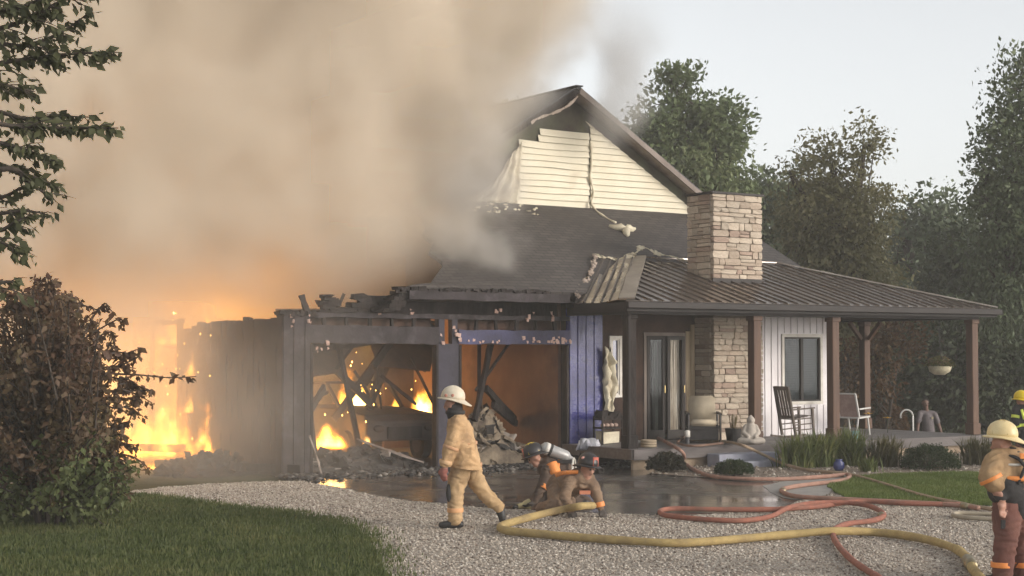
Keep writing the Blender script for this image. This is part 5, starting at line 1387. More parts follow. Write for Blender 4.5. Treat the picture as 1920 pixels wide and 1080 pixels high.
def frame_T(base):
    return Matrix(((RTH.x, FWH.x, 0, base[0]), (RTH.y, FWH.y, 0, base[1]), (0, 0, 1, base[2]), (0, 0, 0, 1)))
def put(q, name, mats_, parent, T, smooth=True):
    o = q.build(name, mats_, parent, smooth=smooth); o.data.transform(T); return o
SKIN = mat('skin', (.45, .24, .17), (.38, .19, .13), rough=.55, scale=8)
SKIN_D = mat('skin_deep', (.16, .085, .06), (.12, .062, .042), rough=.55, scale=8)
TANC = mat('tan_turnout', (.56, .36, .19), (.45, .28, .14), rough=.9, scale=5, bump=1.0, bscale=11, col3=(.26, .16, .09), mix3=(.5, .75), scale3=4)
TANP = mat('tan_turnout_pants', (.52, .35, .19), (.42, .275, .14), rough=.9, scale=5, bump=1.0, bscale=10, col3=(.22, .145, .085), mix3=(.5, .75), scale3=4)
BRNC = mat('dirty_brown_turnout', (.25, .165, .105), (.16, .105, .07), rough=.9, scale=5, bump=1.0, bscale=11, col3=(.28, .19, .12), mix3=(.52, .75), scale3=4)
BLKC = mat('black_turnout', (.022, .021, .022), (.04, .037, .036), rough=.85, scale=5, bump=.3)
RBR = mat('red_brown_pants', (.16, .065, .05), (.11, .045, .035), rough=.9, scale=4, bump=.3, col3=(.2, .09, .065), mix3=(.5, .8), scale3=2.5)
BOOT = mat('black_boot', (.018, .017, .017), (.03, .028, .027), rough=.5, scale=10)
GLOVE = mat('work_glove', (.05, .042, .038), (.08, .065, .055), rough=.8, scale=9)
GLOVE_R = mat('red_glove', (.36, .13, .10), (.26, .09, .07), rough=.75, scale=9)
ORNG = mat('orange_band', (.85, .30, .07), (.72, .24, .06), rough=.5, scale=12)
LIME = mat('lime_band', (.72, .80, .10), (.6, .68, .08), rough=.5, scale=12)
HW = mat('white_helmet', (.74, .66, .52), (.62, .53, .4), rough=.4, scale=5)
HY = mat('yellow_helmet', (.80, .65, .36), (.70, .54, .27), rough=.4, scale=5)
HYY = mat('bright_yellow_helmet', (.82, .62, .03), (.72, .52, .02), rough=.35, scale=5)
HB_ = mat('black_helmet', (.02, .019, .02), (.035, .03, .03), rough=.35, scale=5)
EYE = mat('eye_dark', (.02, .015, .012), rough=.2)
HAIR = mat('dark_hair', (.025, .018, .014), rough=.8)

def hand(fig, wrist, d, side, m, curl=.6, size=1.0):
    """palm, four fingers and a thumb growing from the wrist along d; 'side' is towards the thumb"""
    d = Vector(d).normalized(); side = Vector(side); side = (side - d*side.dot(d)).normalized(); nrm = d.cross(side)
    w = Vector(wrist); k = size
    pc = w + d*.05*k
    fig.bone(w, .027*k, pc, .032*k, m)
    for i in range(4):
        o = side*((1.5-i)*.019*k); ln = (.072, .08, .075, .058)[i]*k
        a = w + d*.075*k + o; b_ = a + (d + nrm*curl*.5)*ln*.5; c_ = b_ + (d*.6 + nrm*curl*1.2).normalized()*ln*.5
        fig.bone(w + d*.02*k + o*.7, .017*k, a, .0125*k, m); fig.bone(a, .012*k, b_, .0115*k, m); fig.bone(b_, .0115*k, c_, .0095*k, m)
    a = w + d*.025*k + side*.03*k; b_ = a + (d*.6 + side*.8).normalized()*.038*k; c_ = b_ + (d + nrm*curl*.6).normalized()*.032*k
    fig.bone(a, .016*k, b_, .0135*k, m); fig.bone(b_, .013*k, c_, .0105*k, m)
def head(fig, c, fwd, up, m, r=.098):
    """skull, jaw, nose, ears; fwd is where the face looks"""
    f = Vector(fwd).normalized(); u = Vector(up); u = (u - f*u.dot(f)).normalized(); s_ = f.cross(u); c = Vector(c)
    fig.ell(c + u*.02, r, (1, 1, 1.08), m); fig.bone(c - u*.04 + f*.02, r*.78, c - u*.085 + f*.045, r*.5, m)
    fig.bone(c + f*.085 + u*.012, .012, c + f*.108 - u*.02, .017, m)
    for sg in (-1, 1): fig.bone(c + s_*sg*.092 + u*.015 - f*.005, .016, c + s_*sg*.095 - u*.02 - f*.005, .012, m)
    return f, u, s_, c
def face_bits(parent, T, f, u, s_, c, hair=None):
    q = MB()
    for sg in (-1, 1): q.ball(c + f*.088 + s_*sg*.034 + u*.018, .0125, 8, 6)
    put(q, 'eyes', EYE, parent, T)
    q = MB(); q.bar(c + f*.094 - s_*.024 - u*.055, c + f*.094 + s_*.024 - u*.055, .012, .008); put(q, 'mouth', mat('lips', (.25, .1, .08), rough=.5), parent, T)
    for sg in (-1, 1):
        q = MB(); q.bar(c + f*.097 + s_*sg*.018 + u*.037, c + f*.09 + s_*sg*.052 + u*.036, .012, .007); put(q, 'eyebrow', HAIR, parent, T)
def helmet(parent, T, c, fwd, up, material, stripe=None, shield=None, sc=1.0):
    """fire helmet: ridged dome, brim longest at the back, front shield"""
    f = Vector(fwd).normalized(); u = Vector(up); u = (u - f*u.dot(f)).normalized(); s_ = f.cross(u); c = Vector(c)
    M = Matrix((s_, f, u)).transposed()
    hc = c + u*.055
    q = MB(); prof = [(.128, 0), (.13, .03), (.122, .075), (.10, .115), (.065, .142), (.025, .152), (.002, .154)]
    q.lathe(hc, [(r*sc, z*sc) for r, z in prof], 24, .93, 1.12, M)
    dome = put(q, 'helmet', material, parent, T)
    q = MB(); vs = []; n = 28
    for (rr, z, bk) in ((.118, .012, 0), (.165, -.002, .0), (.172, -.008, 0), (.165, -.016, 0), (.118, .0, 0)):
        for k in range(n):
            a = 2*math.pi*k/n; ext = 1.0 + (.42*max(0, -math.sin(a))**1.5 + .08*max(0, math.sin(a)))*(1 if rr > .13 else .25)
            z2 = z - (.045*max(0, -math.sin(a))**2 if rr > .13 else 0)
            vs.append(hc + M @ Vector((rr*math.cos(a)*.93, rr*math.sin(a)*ext, z2))*sc)
    q.add(vs, [(j*n+k, j*n+(k+1)%n, (j+1)*n+(k+1)%n, (j+1)*n+k) for j in range(4) for k in range(n)])
    put(q, 'brim', material, dome, T)
    q = MB()
    for a in (0, 1.05, 2.09):
        pts = [hc + M @ Vector((.125*math.cos(t)*math.sin(a)*.93, .125*math.cos(t)*math.cos(a)*1.12, .148*math.sin(t)+.006))*sc for t in np.linspace(.1, math.pi-.1, 12)]
        q.tube(pts, .008*sc, 6)
    put(q, 'ridges', stripe or material, dome, T)
    if shield:
        q = MB(); p0 = hc + M @ Vector((0, .152, .0)); p1 = hc + M @ Vector((0, .135, .13)); q.bar(p0, p1, .10, .012, up=M @ Vector((0, 1, .1)), seg=2); put(q, 'shield', shield, dome, T)
    return dome
def band(parent, T, a, b_, r, material, name='reflective_band', n=18, sy=1.0):
    a, b_ = Vector(a), Vector(b_); d = (b_-a); 
    q = MB(); q.tube([a, a+d*.1, a+d*.9, b_], [r*.985, r, r, r*.985], n); return put(q, name, material, parent, T)
def boots(parent, T, ankle, toe, shaft, name='boot', r=.062):
    f = Fig(); a, t, s_ = Vector(ankle), Vector(toe), Vector(shaft)
    d = (t-a); heel = a - d.normalized()*.06
    f.chain([s_, a + (s_-a).normalized()*.05], [r*1.05, r*.95]); f.chain([heel, a.lerp(t, .5), t], [.05, .052, .045]); f.bone(a + (s_-a).normalized()*.06, r*.9, a.lerp(t, .45), .055)
    return fuse(f, name, T, [BOOT], parent, .016, 2)

# ---- 1: firefighter in tan turnout gear and white helmet, striding to the left
B = gp(862, 990, 0); T = frame_T((B.x, B.y, 0))
p1 = empty('person', (B.x, B.y, 0), 'firefighter in tan turnout gear and white helmet striding in front of the garage', 'person')
fg = Fig()
hc, nk, ch, hp_ = Vector((-.10, .0, 1.60)), Vector((-.055, 0, 1.46)), Vector((.0, 0, 1.25)), Vector((.08, 0, .86))
f, u, s_, c = head(fg, hc, (-.95, .28, -.05), (.1, 0, 1), 0)
fg.bone(nk + Vector((0, 0, .06)), .065, nk, .075, 0)
fg.bone(nk, .10, ch, .15, 1); fg.bone(ch, .16, hp_, .155, 1)
kn, an = Vector((-.055, -.08, .46)), Vector((-.055, -.08, .12))
fg.chain([hp_ + Vector((-.03, -.09, -.02)), Vector((-.02, -.085, .66)), kn, an], [.14, .135, .108, .098], 2)
kt, at_ = Vector((.27, .09, .50)), Vector((.50, .1, .26))
fg.chain([hp_ + Vector((.02, .09, -.02)), Vector((.18, .09, .68)), kt, at_], [.14, .132, .106, .092], 2)
W1 = Vector((-.185, -.24, .80)); hand(fg, W1, (-.15, 0, -1), (-.8, .3, 0), 3, .7, 1.25)
W2 = Vector((.16, .26, .84)); hand(fg, W2, (.1, 0, -1), (-.8, .3, 0), 3, .7, 1.25)
fg.bone((-.13, -.23, 1.0), .04, W1, .035, 0); fg.bone((.12, .25, 1.0), .04, W2, .035, 0)
body = fuse(fg, 'body', T, [SKIN, TANC, TANP, GLOVE_R], p1, .0145, 2, .015)
face_bits(p1, T, f, u, s_, c)
jk = Fig()
jk.bone(nk + Vector((.0, 0, .02)), .098, ch, .185, 0)
for v_ in (-.11, 0, .11): jk.chain([ch + Vector((0, v_, .03)), Vector((.035, v_, 1.05)), Vector((.075, v_*1.05, .87)), Vector((.09, v_*1.1, .72))], [.165, .178, .19, .205], 0)
jk.chain([Vector((-.02, -.17, 1.39)), Vector((-.085, -.255, 1.12)), Vector((-.135, -.255, .99)), Vector((-.175, -.245, .86))], [.105, .10, .09, .078], 0)
jk.chain([Vector((-.01, .17, 1.39)), Vector((.10, .26, 1.12)), Vector((.15, .27, .90))], [.105, .095, .08], 0)
jacket = fuse(jk, 'jacket', T, [TANC], p1, .015, 2, .018, 4.0, cut=(Vector((.09, 0, .785)), Vector((.12, 0, 1))))
hd = Fig(); hd.bone(hc + Vector((.035, 0, -.02)), .107, hc + Vector((.03, 0, -.12)), .105)
fuse(hd, 'hood', T, [BLKC], p1, .014, 2, .004)
band(p1, T, (-.167, -.247, .90), (-.176, -.245, .855), .088, mat('tan_band', (.62, .40, .22), rough=.6), 'cuff_band')
for (zz0, a0) in ((.28, .116),):
    band(p1, T, (-.055, -.08, .27), (-.055, -.08, .215), .108, mat('pale_orange_band', (.68, .36, .17), rough=.6), 'trouser_band')
q = MB(); q.ball((-.135, -.12, .47), .1, 12, 8, (.42, .75, 1.25)); put(q, 'knee_patch', BLKC, p1, T)
q = MB(); q.ball((.165, .05, .70), .09, 10, 7, (.8, 1.4, 1.1)); put(q, 'pocket', TANP, p1, T)
for (zc, xc, ru, rv, wd) in ((.845, .078, .203, .30, .05), (1.13, .025, .192, .285, .045)):
    q = MB(); n_ = 40; vs = []
    for k in range(n_):
        a = 2*math.pi*k/n_; nz_ = 1 + .02*math.sin(a*5)
        for (dr, dz) in ((0, -.5), (.012, -.5), (.012, .5), (0, .5)): vs.append((xc + (ru+dr)*nz_*math.cos(a), (rv+dr)*nz_*math.sin(a)*.93, zc + wd*dz - .1*math.cos(a)*ru))
    q.add(vs, [(k*4+j, k*4+(j+1)%4, ((k+1)%n_)*4+(j+1)%4, ((k+1)%n_)*4+j) for k in range(n_) for j in range(4)])
    put(q, 'reflective_band', mat('worn_coat_band', (.62, .36, .2), (.5, .27, .14), rough=.6, scale=14), p1, T)
q = MB(); q.tube([hc + Vector((.04+.1*math.cos(t), .09*math.sin(t), -.09)) for t in np.linspace(0, 6.28, 20)], .034, 8); put(q, 'collar', BLKC, p1, T)
helmet(p1, T, hc + Vector((0, 0, .03)), (-.95, .28, .12), (.12, 0, 1), HW, sc=1.12)
for a in (-.6, .5):
    q = MB(); q.ball(hc + Vector((-.03+.08*a, -.135, .135)), .022, 8, 6, (1, .4, 1)); put(q, 'helmet_sticker', mat('rust_sticker', (.45, .2, .14), rough=.6), p1, T)
boots(p1, T, (-.05, -.08, .055), (-.235, -.08, .05), (-.055, -.08, .2)); boots(p1, T, (.545, .1, .20), (.56, .1, .075), (.48, .1, .28))

for (a0, b0, r0) in (((-.10, -.255, 1.08), (-.112, -.256, 1.045), .109),): band(p1, T, a0, b0, r0, MATS['worn_coat_band'])
q = MB(); q.box((.02, -.292, .93), (.16, -.262, 1.06)); o = put(q, 'pocket', TANC, p1, T, False)
q = MB(); q.tube(catmull([(-.06, -.10, 1.47), (-.13, -.13, 1.30), (-.13, -.14, 1.05), (-.10, -.15, .82)], 5), .012, 6); put(q, 'front_flap', MATS['worn_coat_band'], p1, T)

# ---- 2: crawling firefighter with air cylinder
B = gp(1035, 952, 0); sc2 = (952-660)/2.3; T = frame_T((B.x, B.y, 0))
def U(px, py, v=0.0, S=sc2, bx=1035, by=952): return Vector(((px-bx)/S, v, (by-py)/S))
p2 = empty('person', (B.x, B.y, 0), 'crawling firefighter with grey air cylinder on the back and yellow striped helmet', 'person')
fg = Fig(); hc = U(1003, 858, -.05); nk = U(1018, 868); hipc = U(1085, 905, .12)
f, u, s_, c = head(fg, hc, (-.8, -.1, -.55), (-.5, 0, .8), 0)
fg.bone(hc.lerp(nk, .5), .065, nk, .08, 1); fg.chain([U(1028, 878), U(1055, 888, .05), hipc], [.17, .175, .165], 1)
fg.chain([U(1026, 880, -.16), U(1015, 912, -.22), U(1003, 934, -.22)], [.09, .075, .06], 1); hand(fg, U(1001, 938, -.22), (-.75, 0, -.5), (0, -.8, .3), 2, .5, 1.2)
fg.chain([U(1030, 880, .18), U(1032, 915, .2), U(1026, 938, .2)], [.09, .075, .06], 1); hand(fg, U(1025, 941, .2), (-.6, 0, -.4), (0, .8, .3), 2, .5, 1.2)
for v_ in (-.02, .26):
    fg.chain([hipc + Vector((0, v_-.12, -.02)), U(1050, 938, v_), U(1100, 944, v_+.05)], [.14, .11, .085], 1)
fuse(fg, 'body', T, [SKIN, mat('sooty_brown_turnout', (.10, .066, .048), (.065, .043, .033), rough=.9, scale=5, bump=1.0, bscale=11, col3=(.16, .11, .075), mix3=(.52, .75), scale3=4), GLOVE], p2, .015, 2, .016, 2.0)
face_bits(p2, T, f, u, s_, c)
helmet(p2, T, hc, (-.8, -.1, -.3), (-.35, 0, .9), HB_, stripe=mat('yellow_stripe', (.75, .55, .04), rough=.5), shield=mat('red_shield', (.5, .12, .08), rough=.5), sc=1.12)
q = MB(); a, b_ = U(1018, 838, -.05), U(1066, 858, .02); d = (b_-a).normalized()
q.tube([a - d*.03, a, a + d*.04, b_ - d*.05, b_ - d*.01, b_ + d*.02, b_ + d*.07], [.035, .075, .088, .088, .075, .04, .03], 18); tk = put(q, 'air_cylinder', mat('grey_cylinder', (.42, .41, .40), (.33, .32, .31), rough=.35, scale=6, metal=.2), p2, T)
q = MB(); q.tube([a + d*.10, a + d*.135], [.093, .093], 16); put(q, 'cylinder_strap', BLKC, tk, T)
q = MB(); q.tube([a + d*.03, a + d*.09], [.0905, .0905], 16); put(q, 'cylinder_label', TRIMW, tk, T)
for (xa, xb) in ((1050, 1056), (1076, 1080)):
    q = MB(); q.tube([U(xa, 884, .06) + Vector((.03*math.cos(t), .195*math.cos(t), .185*math.sin(t))) for t in np.linspace(0, 6.28, 24)], .02, 6); put(q, 'reflective_band', ORNG if xa < 1060 else mat('silver_band', (.55, .52, .45), rough=.4), p2, T)
q = MB(); q.box(U(1022, 868, -.1), U(1072, 862, .12)); put(q, 'harness_plate', BLKC, p2, T, False)
band(p2, T, U(1033, 868, -.14), U(1041, 886, -.19), .088, ORNG); band(p2, T, U(1020, 905, -.21), U(1016, 912, -.22), .08, ORNG)
boots(p2, T, U(1104, 945, .02), U(1110, 950, .05), U(1092, 942, 0))

# ---- 3: kneeling firefighter holding the yellow hose
B = gp(1072, 968, 0); T = frame_T((B.x, B.y, 0)); sc3 = (968-660)/2.3
def U3(px, py, v=0.0): return Vector(((px-1072)/sc3, v, (968-py)/sc3))
p3 = empty('person', (B.x, B.y, 0), 'kneeling firefighter in dirty brown gear and black helmet leaning on the yellow hose', 'person')
fg = Fig(); hc = U3(1101, 878, -.12); nk = U3(1090, 892, -.05)
f, u, s_, c = head(fg, hc, (.55, -.65, -.35), (.2, 0, 1), 0)
fg.bone(hc.lerp(nk, .6), .065, nk, .085, 0)
fg.chain([U3(1088, 900, 0), U3(1075, 908, .12), U3(1048, 915, .38)], [.175, .185, .175], 1)
fg.chain([U3(1068, 902, -.12), U3(1058, 928, -.24), U3(1068, 952, -.22)], [.095, .08, .065], 1); hand(fg, U3(1069, 954, -.22), (.15, -.2, -1), (.9, 0, 0), 2, .8, 1.3)
fg.chain([U3(1105, 900, -.02), U3(1118, 925, -.1), U3(1124, 948, -.12)], [.095, .08, .062], 1); hand(fg, U3(1125, 952, -.12), (.5, -.1, -.8), (-.6, -.5, 0), 2, .5, 1.3)
for v_, ux in ((.22, 1040), (.5, 1068)):
    fg.chain([U3(1048, 917, .38) + Vector((0, (v_-.36)*.5, -.02)), U3(ux, 951, v_-.25), U3(ux-24, 958, v_+.15)], [.15, .115, .085], 1)
fuse(fg, 'body', T, [SKIN, BRNC, GLOVE], p3, .015, 2, .018, 7.0)
face_bits(p3, T, f, u, s_, c)
helmet(p3, T, hc + Vector((0, 0, .0)), (.55, -.65, -.1), (.1, 0, 1), HB_, shield=mat('red_shield', (.5, .12, .08)), sc=1.12)
for i, (dx, dz) in enumerate(((-.055, .165), (.0, .15), (.075, .14), (.03, .175))):
    q = MB(); q.ball(hc + Vector((dx, -.085, dz-.01)), .033, 8, 6, (1.1, .6, .7)); put(q, 'helmet_patch', mat('pink_reflector', (.75, .38, .32), rough=.4), p3, T)
band(p3, T, U3(1122, 940, -.115), U3(1124, 949, -.12), .075, ORNG); band(p3, T, U3(1066, 945, -.22), U3(1068, 951, -.22), .075, ORNG)
q = MB(); pts = [U3(1042, 892, .0), U3(1055, 886, -.12), U3(1070, 884, -.16), U3(1083, 884, -.13)]
pts = catmull(pts, 5)
for i in range(len(pts)-1): q.bar(pts[i], pts[i+1], .02, .055, up=(0, -.5, 1))
put(q, 'shoulder_band', ORNG, p3, T)
q = MB()
for (x, y, w) in ((1086, 919, .15),): q.box(U3(x, y+6, -.18), U3(x, y+6, -.18) + Vector((w, .08, .05)))
put(q, 'chest_band', mat('dull_orange', (.6, .22, .12), rough=.6), p3, T, False)
boots(p3, T, U3(1022, 960, .45), U3(1012, 964, .58), U3(1032, 956, .32))

# ---- 4: firefighter at the right edge, yellow helmet, seen from behind
B = gp(1893, 1092, 0); sc4 = (1092-660)/2.3; T = frame_T((B.x, B.y, 0))
def U4(px, py, v=0.0): return Vector(((px-1893)/sc4, v, (1092-py)/sc4))
p4 = empty('person', (B.x, B.y, 0), 'firefighter in tan jacket and yellow helmet seen from behind beside the gravel', 'person')
fg = Fig(); hc = U4(1882, 833); nk = U4(1890, 852)
f, u, s_, c = head(fg, hc, (-.8, .45, -.2), (0, 0, 1), 0, .1)
fg.bone(hc, .07, nk, .08, 0); fg.chain([U4(1893, 868), U4(1898, 905), U4(1900, 942)], [.17, .18, .18], 1)
fg.chain([U4(1862, 872, -.1), U4(1850, 898, -.16), U4(1868, 930, -.2)], [.075, .065, .045], 0); hand(fg, U4(1869, 936, -.2), (-.15, 0, -1), (.7, .3, 0), 0, .7, 1.15)
fg.chain([U4(1932, 872, .05), U4(1950, 910, .0), U4(1945, 945, .02)], [.075, .065, .045], 0); hand(fg, U4(1945, 950, .02), (0, 0, -1), (-.7, .3, 0), 0, .7, 1.15)
fg.chain([U4(1888, 950, -.05), U4(1882, 1010, -.08), U4(1876, 1075, -.06)], [.155, .12, .10], 2); fg.chain([U4(1915, 950, .05), U4(1920, 1010, .08), U4(1925, 1075, .1)], [.155, .12, .10], 2)
fuse(fg, 'body', T, [SKIN, BLKC, RBR], p4, .0155, 2, .014, 3.0)
face_bits(p4, T, f, u, s_, c)
jk = Fig(); jk.chain([nk, U4(1893, 872), U4(1896, 900), U4(1902, 912)], [.11, .2, .215, .2]); jk.bone(U4(1875, 868, -.05), .15, U4(1868, 893, -.08), .16); jk.bone(U4(1915, 868, .05), .15, U4(1925, 895, .02), .16)
jk.chain([U4(1866, 866, -.08), U4(1849, 890, -.16), U4(1858, 905, -.18)], [.12, .115, .10]); jk.chain([U4(1925, 866, .08), U4(1945, 900, .04)], [.12, .11])
fuse(jk, 'jacket', T, [mat('dusty_tan_jacket', (.40, .26, .135), (.31, .195, .10), rough=.9, scale=5, bump=1.0, bscale=10, col3=(.2, .125, .07), mix3=(.5, .75), scale3=4)], p4, .015, 2, .014, 9.0)
wk = Fig(); wk.chain([U4(1885, 912, -.06), U4(1900, 930), U4(1905, 945)], [.2, .195, .18]); wk.chain([U4(1865, 915, -.15), U4(1868, 928, -.19)], [.085, .06])
fuse(wk, 'black_waistcoat', T, [BLKC], p4, .018, 2, .01)
q = MB(); q.tube([U4(1901, 895) + Vector((.235*math.cos(t), .235*math.sin(t), .0)) for t in np.linspace(0, 6.28, 26)], .028, 6); put(q, 'waist_band', ORNG, p4, T)
q = MB(); q.tube(catmull([U4(1880, 852, -.12), U4(1900, 858, -.2), U4(1915, 880, -.24), U4(1922, 900, -.24)], 5), .018, 6); put(q, 'shoulder_strap', BLKC, p4, T)
q = MB(); q.box(U4(1903, 858, -.225), U4(1914, 848, -.20)); put(q, 'orange_patch', ORNG, p4, T, False)
helmet(p4, T, hc + Vector((.0, 0, .02)), (-.8, .45, .05), (.05, 0, 1), HY, stripe=mat('helmet_rib', (.6, .45, .2), rough=.5), sc=1.06)
band(p4, T, U4(1876, 1052, -.06), U4(1876, 1062, -.06), .112, ORNG); band(p4, T, U4(1924, 1052, .09), U4(1925, 1062, .1), .112, ORNG)
boots(p4, T, U4(1874, 1084, -.06), U4(1852, 1088, .06), U4(1876, 1070, -.06)); boots(p4, T, U4(1925, 1084, .1), U4(1905, 1088, .22), U4(1925, 1070, .1))
q = MB(); q.box(U4(1868, 988, -.19), U4(1876, 972, -.13)); put(q, 'radio', BLKC, p4, T, False)

band(p4, T, U4(1850, 893, -.165), U4(1853, 899, -.17), .122, ORNG)
q = MB(); q.tube(catmull([U4(1912, 850, -.02), U4(1915, 862, -.2), U4(1905, 885, -.245), U4(1896, 905, -.24)], 5), .016, 6); put(q, 'suspender', BLKC, p4, T)
q = MB(); q.tube([U4(1893, 866) + Vector((.19*math.cos(t), .2*math.sin(t), .02*math.sin(t))) for t in np.linspace(0, 6.28, 24)], .015, 6); put(q, 'reflective_band', mat('grey_reflective', (.5, .47, .42), rough=.4), p4, T)

# ---- 5: firefighter in black gear at the frame edge
B = gp(1918, 906, 0); sc5 = (1066-660)/2.3; T = frame_T((B.x, B.y, 0)) @ Matrix.Scale(.86, 4)
def U5(px, py, v=0.0): return Vector(((px-1916)/sc5, v, (1066-py)/sc5))
p5 = empty('person', (B.x, B.y, 0), 'firefighter in black coat with lime bands and bright yellow helmet at the frame edge', 'person')
fg = Fig(); hc = U5(1914, 772); nk = U5(1917, 790)
f, u, s_, c = head(fg, hc, (-.5, .7, 0), (0, 0, 1), 0)
fg.bone(hc, .065, nk, .08, 0); fg.chain([U5(1920, 815), U5(1922, 870), U5(1925, 920)], [.2, .2, .2], 1); fg.bone(U5(1900, 805, 0), .12, U5(1940, 805, 0), .12, 1)
fg.chain([U5(1898, 803, -.02), U5(1890, 835, -.06), U5(1900, 865, -.12)], [.1, .085, .07], 1); hand(fg, U5(1901, 870, -.12), (.1, 0, -1), (-.5, -.3, 0), 3, .7, 1.2)
fg.chain([U5(1948, 803, .0), U5(1955, 845, -.04), U5(1950, 880, -.08)], [.1, .085, .07], 1); hand(fg, U5(1950, 884, -.08), (0, 0, -1), (.5, -.3, 0), 3, .7, 1.2)
fg.chain([U5(1915, 925, -.02), U5(1905, 990, -.04), U5(1900, 1048, -.02)], [.14, .12, .105], 2); fg.chain([U5(1935, 925, .03), U5(1940, 990, .05), U5(1942, 1048, .05)], [.14, .12, .105], 2)
fuse(fg, 'body', T, [SKIN, BLKC, RBR, GLOVE], p5, .016, 2, .008, 5.0)
face_bits(p5, T, f, u, s_, c)
helmet(p5, T, hc, (-.5, .7, 0), (0, 0, 1), HYY, sc=1.12)
band(p5, T, U5(1893, 822, -.05), U5(1891, 832, -.055), .103, LIME); band(p5, T, U5(1921, 850), U5(1921.5, 860), .222, LIME); band(p5, T, U5(1897, 858, -.11), U5(1899, 864, -.115), .085, LIME); band(p5, T, U5(1900.5, 1040, -.02), U5(1900, 1050, -.02), .116, ORNG)
q = MB(); q.bar(U5(1905, 800, -.17), U5(1912, 835, -.21), .05, .02, up=(0, -1, 0)); put(q, 'shoulder_band', LIME, p5, T)
boots(p5, T, U5(1899, 1058, -.02), U5(1890, 1062, -.18), U5(1900, 1045, -.02)); boots(p5, T, U5(1942, 1058, .05), U5(1940, 1062, -.1), U5(1942, 1045, .05))

# ---- 6: man in grey shirt on the lower ground beyond the porch
B = dp(1737, 800, 42.0); gz = ground_z(B.x, B.y); S6 = FPX/42.0; T = frame_T((B.x, B.y, gz))
B0 = (660 + (2.3-gz)*S6)
def U6(px, py, v=0.0): return Vector(((px-1737)/S6, v, (B0-py)/S6))
p6 = empty('person', (B.x, B.y, gz), 'man in a grey shirt with a badge standing beyond the porch', 'person')
fg = Fig(); hc = U6(1735, 757); nk = U6(1737, 769)
f, u, s_, c = head(fg, hc, (.25, -.9, -.1), (0, 0, 1), 0)
fg.bone(hc, .06, nk, .065, 0); fg.bone(U6(1727, 775), .085, U6(1750, 776), .085, 1); fg.chain([U6(1738, 783), U6(1740, 800), U6(1741, 812)], [.155, .165, .165], 1)
fg.chain([U6(1725, 776, -.02), U6(1721, 790, -.05)], [.082, .07], 1); fg.chain([U6(1721, 790, -.05), U6(1718, 808, -.12), U6(1720, 818, -.15)], [.05, .045, .036], 0); hand(fg, U6(1720, 819, -.15), (.2, -.3, -1), (.6, -.3, 0), 0, .6)
fg.chain([U6(1752, 777, -.02), U6(1757, 790, -.05)], [.082, .07], 1); fg.chain([U6(1757, 790, -.05), U6(1762, 806, -.05), U6(1764, 818, -.08)], [.05, .045, .036], 0); hand(fg, U6(1764, 819, -.08), (.1, -.2, -1), (-.6, -.3, 0), 0, .6)
hgt = U6(1741, 815).z
for sg in (-1, 1): fg.chain([Vector((.06+.09*sg, 0, hgt-.02)), Vector((.06+.1*sg, 0, hgt*.55)), Vector((.06+.11*sg, 0, .1))], [.11, .085, .06], 2)
fuse(fg, 'body', T, [SKIN_D, mat('grey_shirt', (.17, .145, .15), (.13, .11, .115), rough=.85, scale=5, bump=.2), BLKC], p6, .016, 2, .005)
face_bits(p6, T, f, u, s_, c)
q = MB(); q.ball(hc + Vector((0, .012, .045)), .1, 14, 9, (1.0, 1.0, .9)); put(q, 'hair', HAIR, p6, T)
q = MB(); q.box(U6(1744, 785, -.17), U6(1747, 781, -.15)); put(q, 'badge', mat('badge_metal', (.5, .42, .25), rough=.3, metal=.8), p6, T, False)
for sg in (-1, 1): boots(p6, T, (.06+.11*sg, 0, .06), (.06+.12*sg, -.16, .05), (.06+.11*sg, 0, .15))

# ---- seated stone statue on the porch
c_ = yp(1408, 834, 24.98); T = frame_T((c_.x, c_.y, .405)); 
fg = Fig(); fg.ell((0, 0, .5), .075, (1, 1, 1.15)); fg.ell((0, .01, .575), .03, (1, 1, 1)); fg.bone((0, 0, .44), .04, (0, .01, .38), .06); fg.chain([(0, .02, .36), (0, .02, .25), (0, .02, .14)], [.105, .12, .14])
for sg in (-1, 1):
    fg.chain([(.1*sg, .02, .36), (.155*sg, 0, .24), (.07*sg, -.12, .16)], [.055, .05, .035]); fg.chain([(.08*sg, 0, .09), (.22*sg, -.06, .075), (.02*sg, -.18, .07)], [.085, .07, .05]); fg.bone((.075*sg, 0, .51), .014, (.075*sg, 0, .46), .012)
fg.bone((0, -.073, .5), .012, (0, -.083, .485), .014); fg.ell((0, -.02, .02), .17, (1.3, .95, .22))
o = fuse(fg, 'seated_statue', T, [mat('pale_statue_stone', (.5, .44, .38), (.38, .33, .28), rough=.8, scale=7, bump=.2)], None, .012, 2)
tag(o, 'small pale stone statue of a seated figure at the porch edge', 'statue')
# ------------------------------------------------------------------ trees, shrubs, plants
def leaves(name, C, D, size, material, parent, r, aspect=.55, fold=.25):
    """C: leaf centres (n,3), D: leaf directions (n,3); each leaf a small folded diamond of two faces"""
    n = len(C); D = D/np.maximum(1e-6, np.linalg.norm(D, axis=1))[:,None]
    A = r.normal(size=(n,3)); S = np.cross(D, A); S /= np.maximum(1e-6, np.linalg.norm(S, axis=1))[:,None]; N_ = np.cross(D, S)
    s = (size*(.5 + 1.0*r.random(n)**1.4))[:,None]
    V = np.stack([C - D*s*.5, C + S*s*aspect*.5 + N_*s*fold*.3 - D*s*.05, C + D*s*.55, C - S*s*aspect*.5 + N_*s*fold*.3 - D*s*.05], 1).reshape(-1,3)
    i = np.arange(n)*4
    F = np.concatenate([np.stack([i,i+1,i+2],1), np.stack([i,i+2,i+3],1)])
    return from_np(name, V, F, material, parent=parent)
BARK = mat('bark', (.09, .07, .055), (.05, .038, .03), rough=.95, scale=5, bump=.8, bscale=14, stretch=(2, 2, .5))
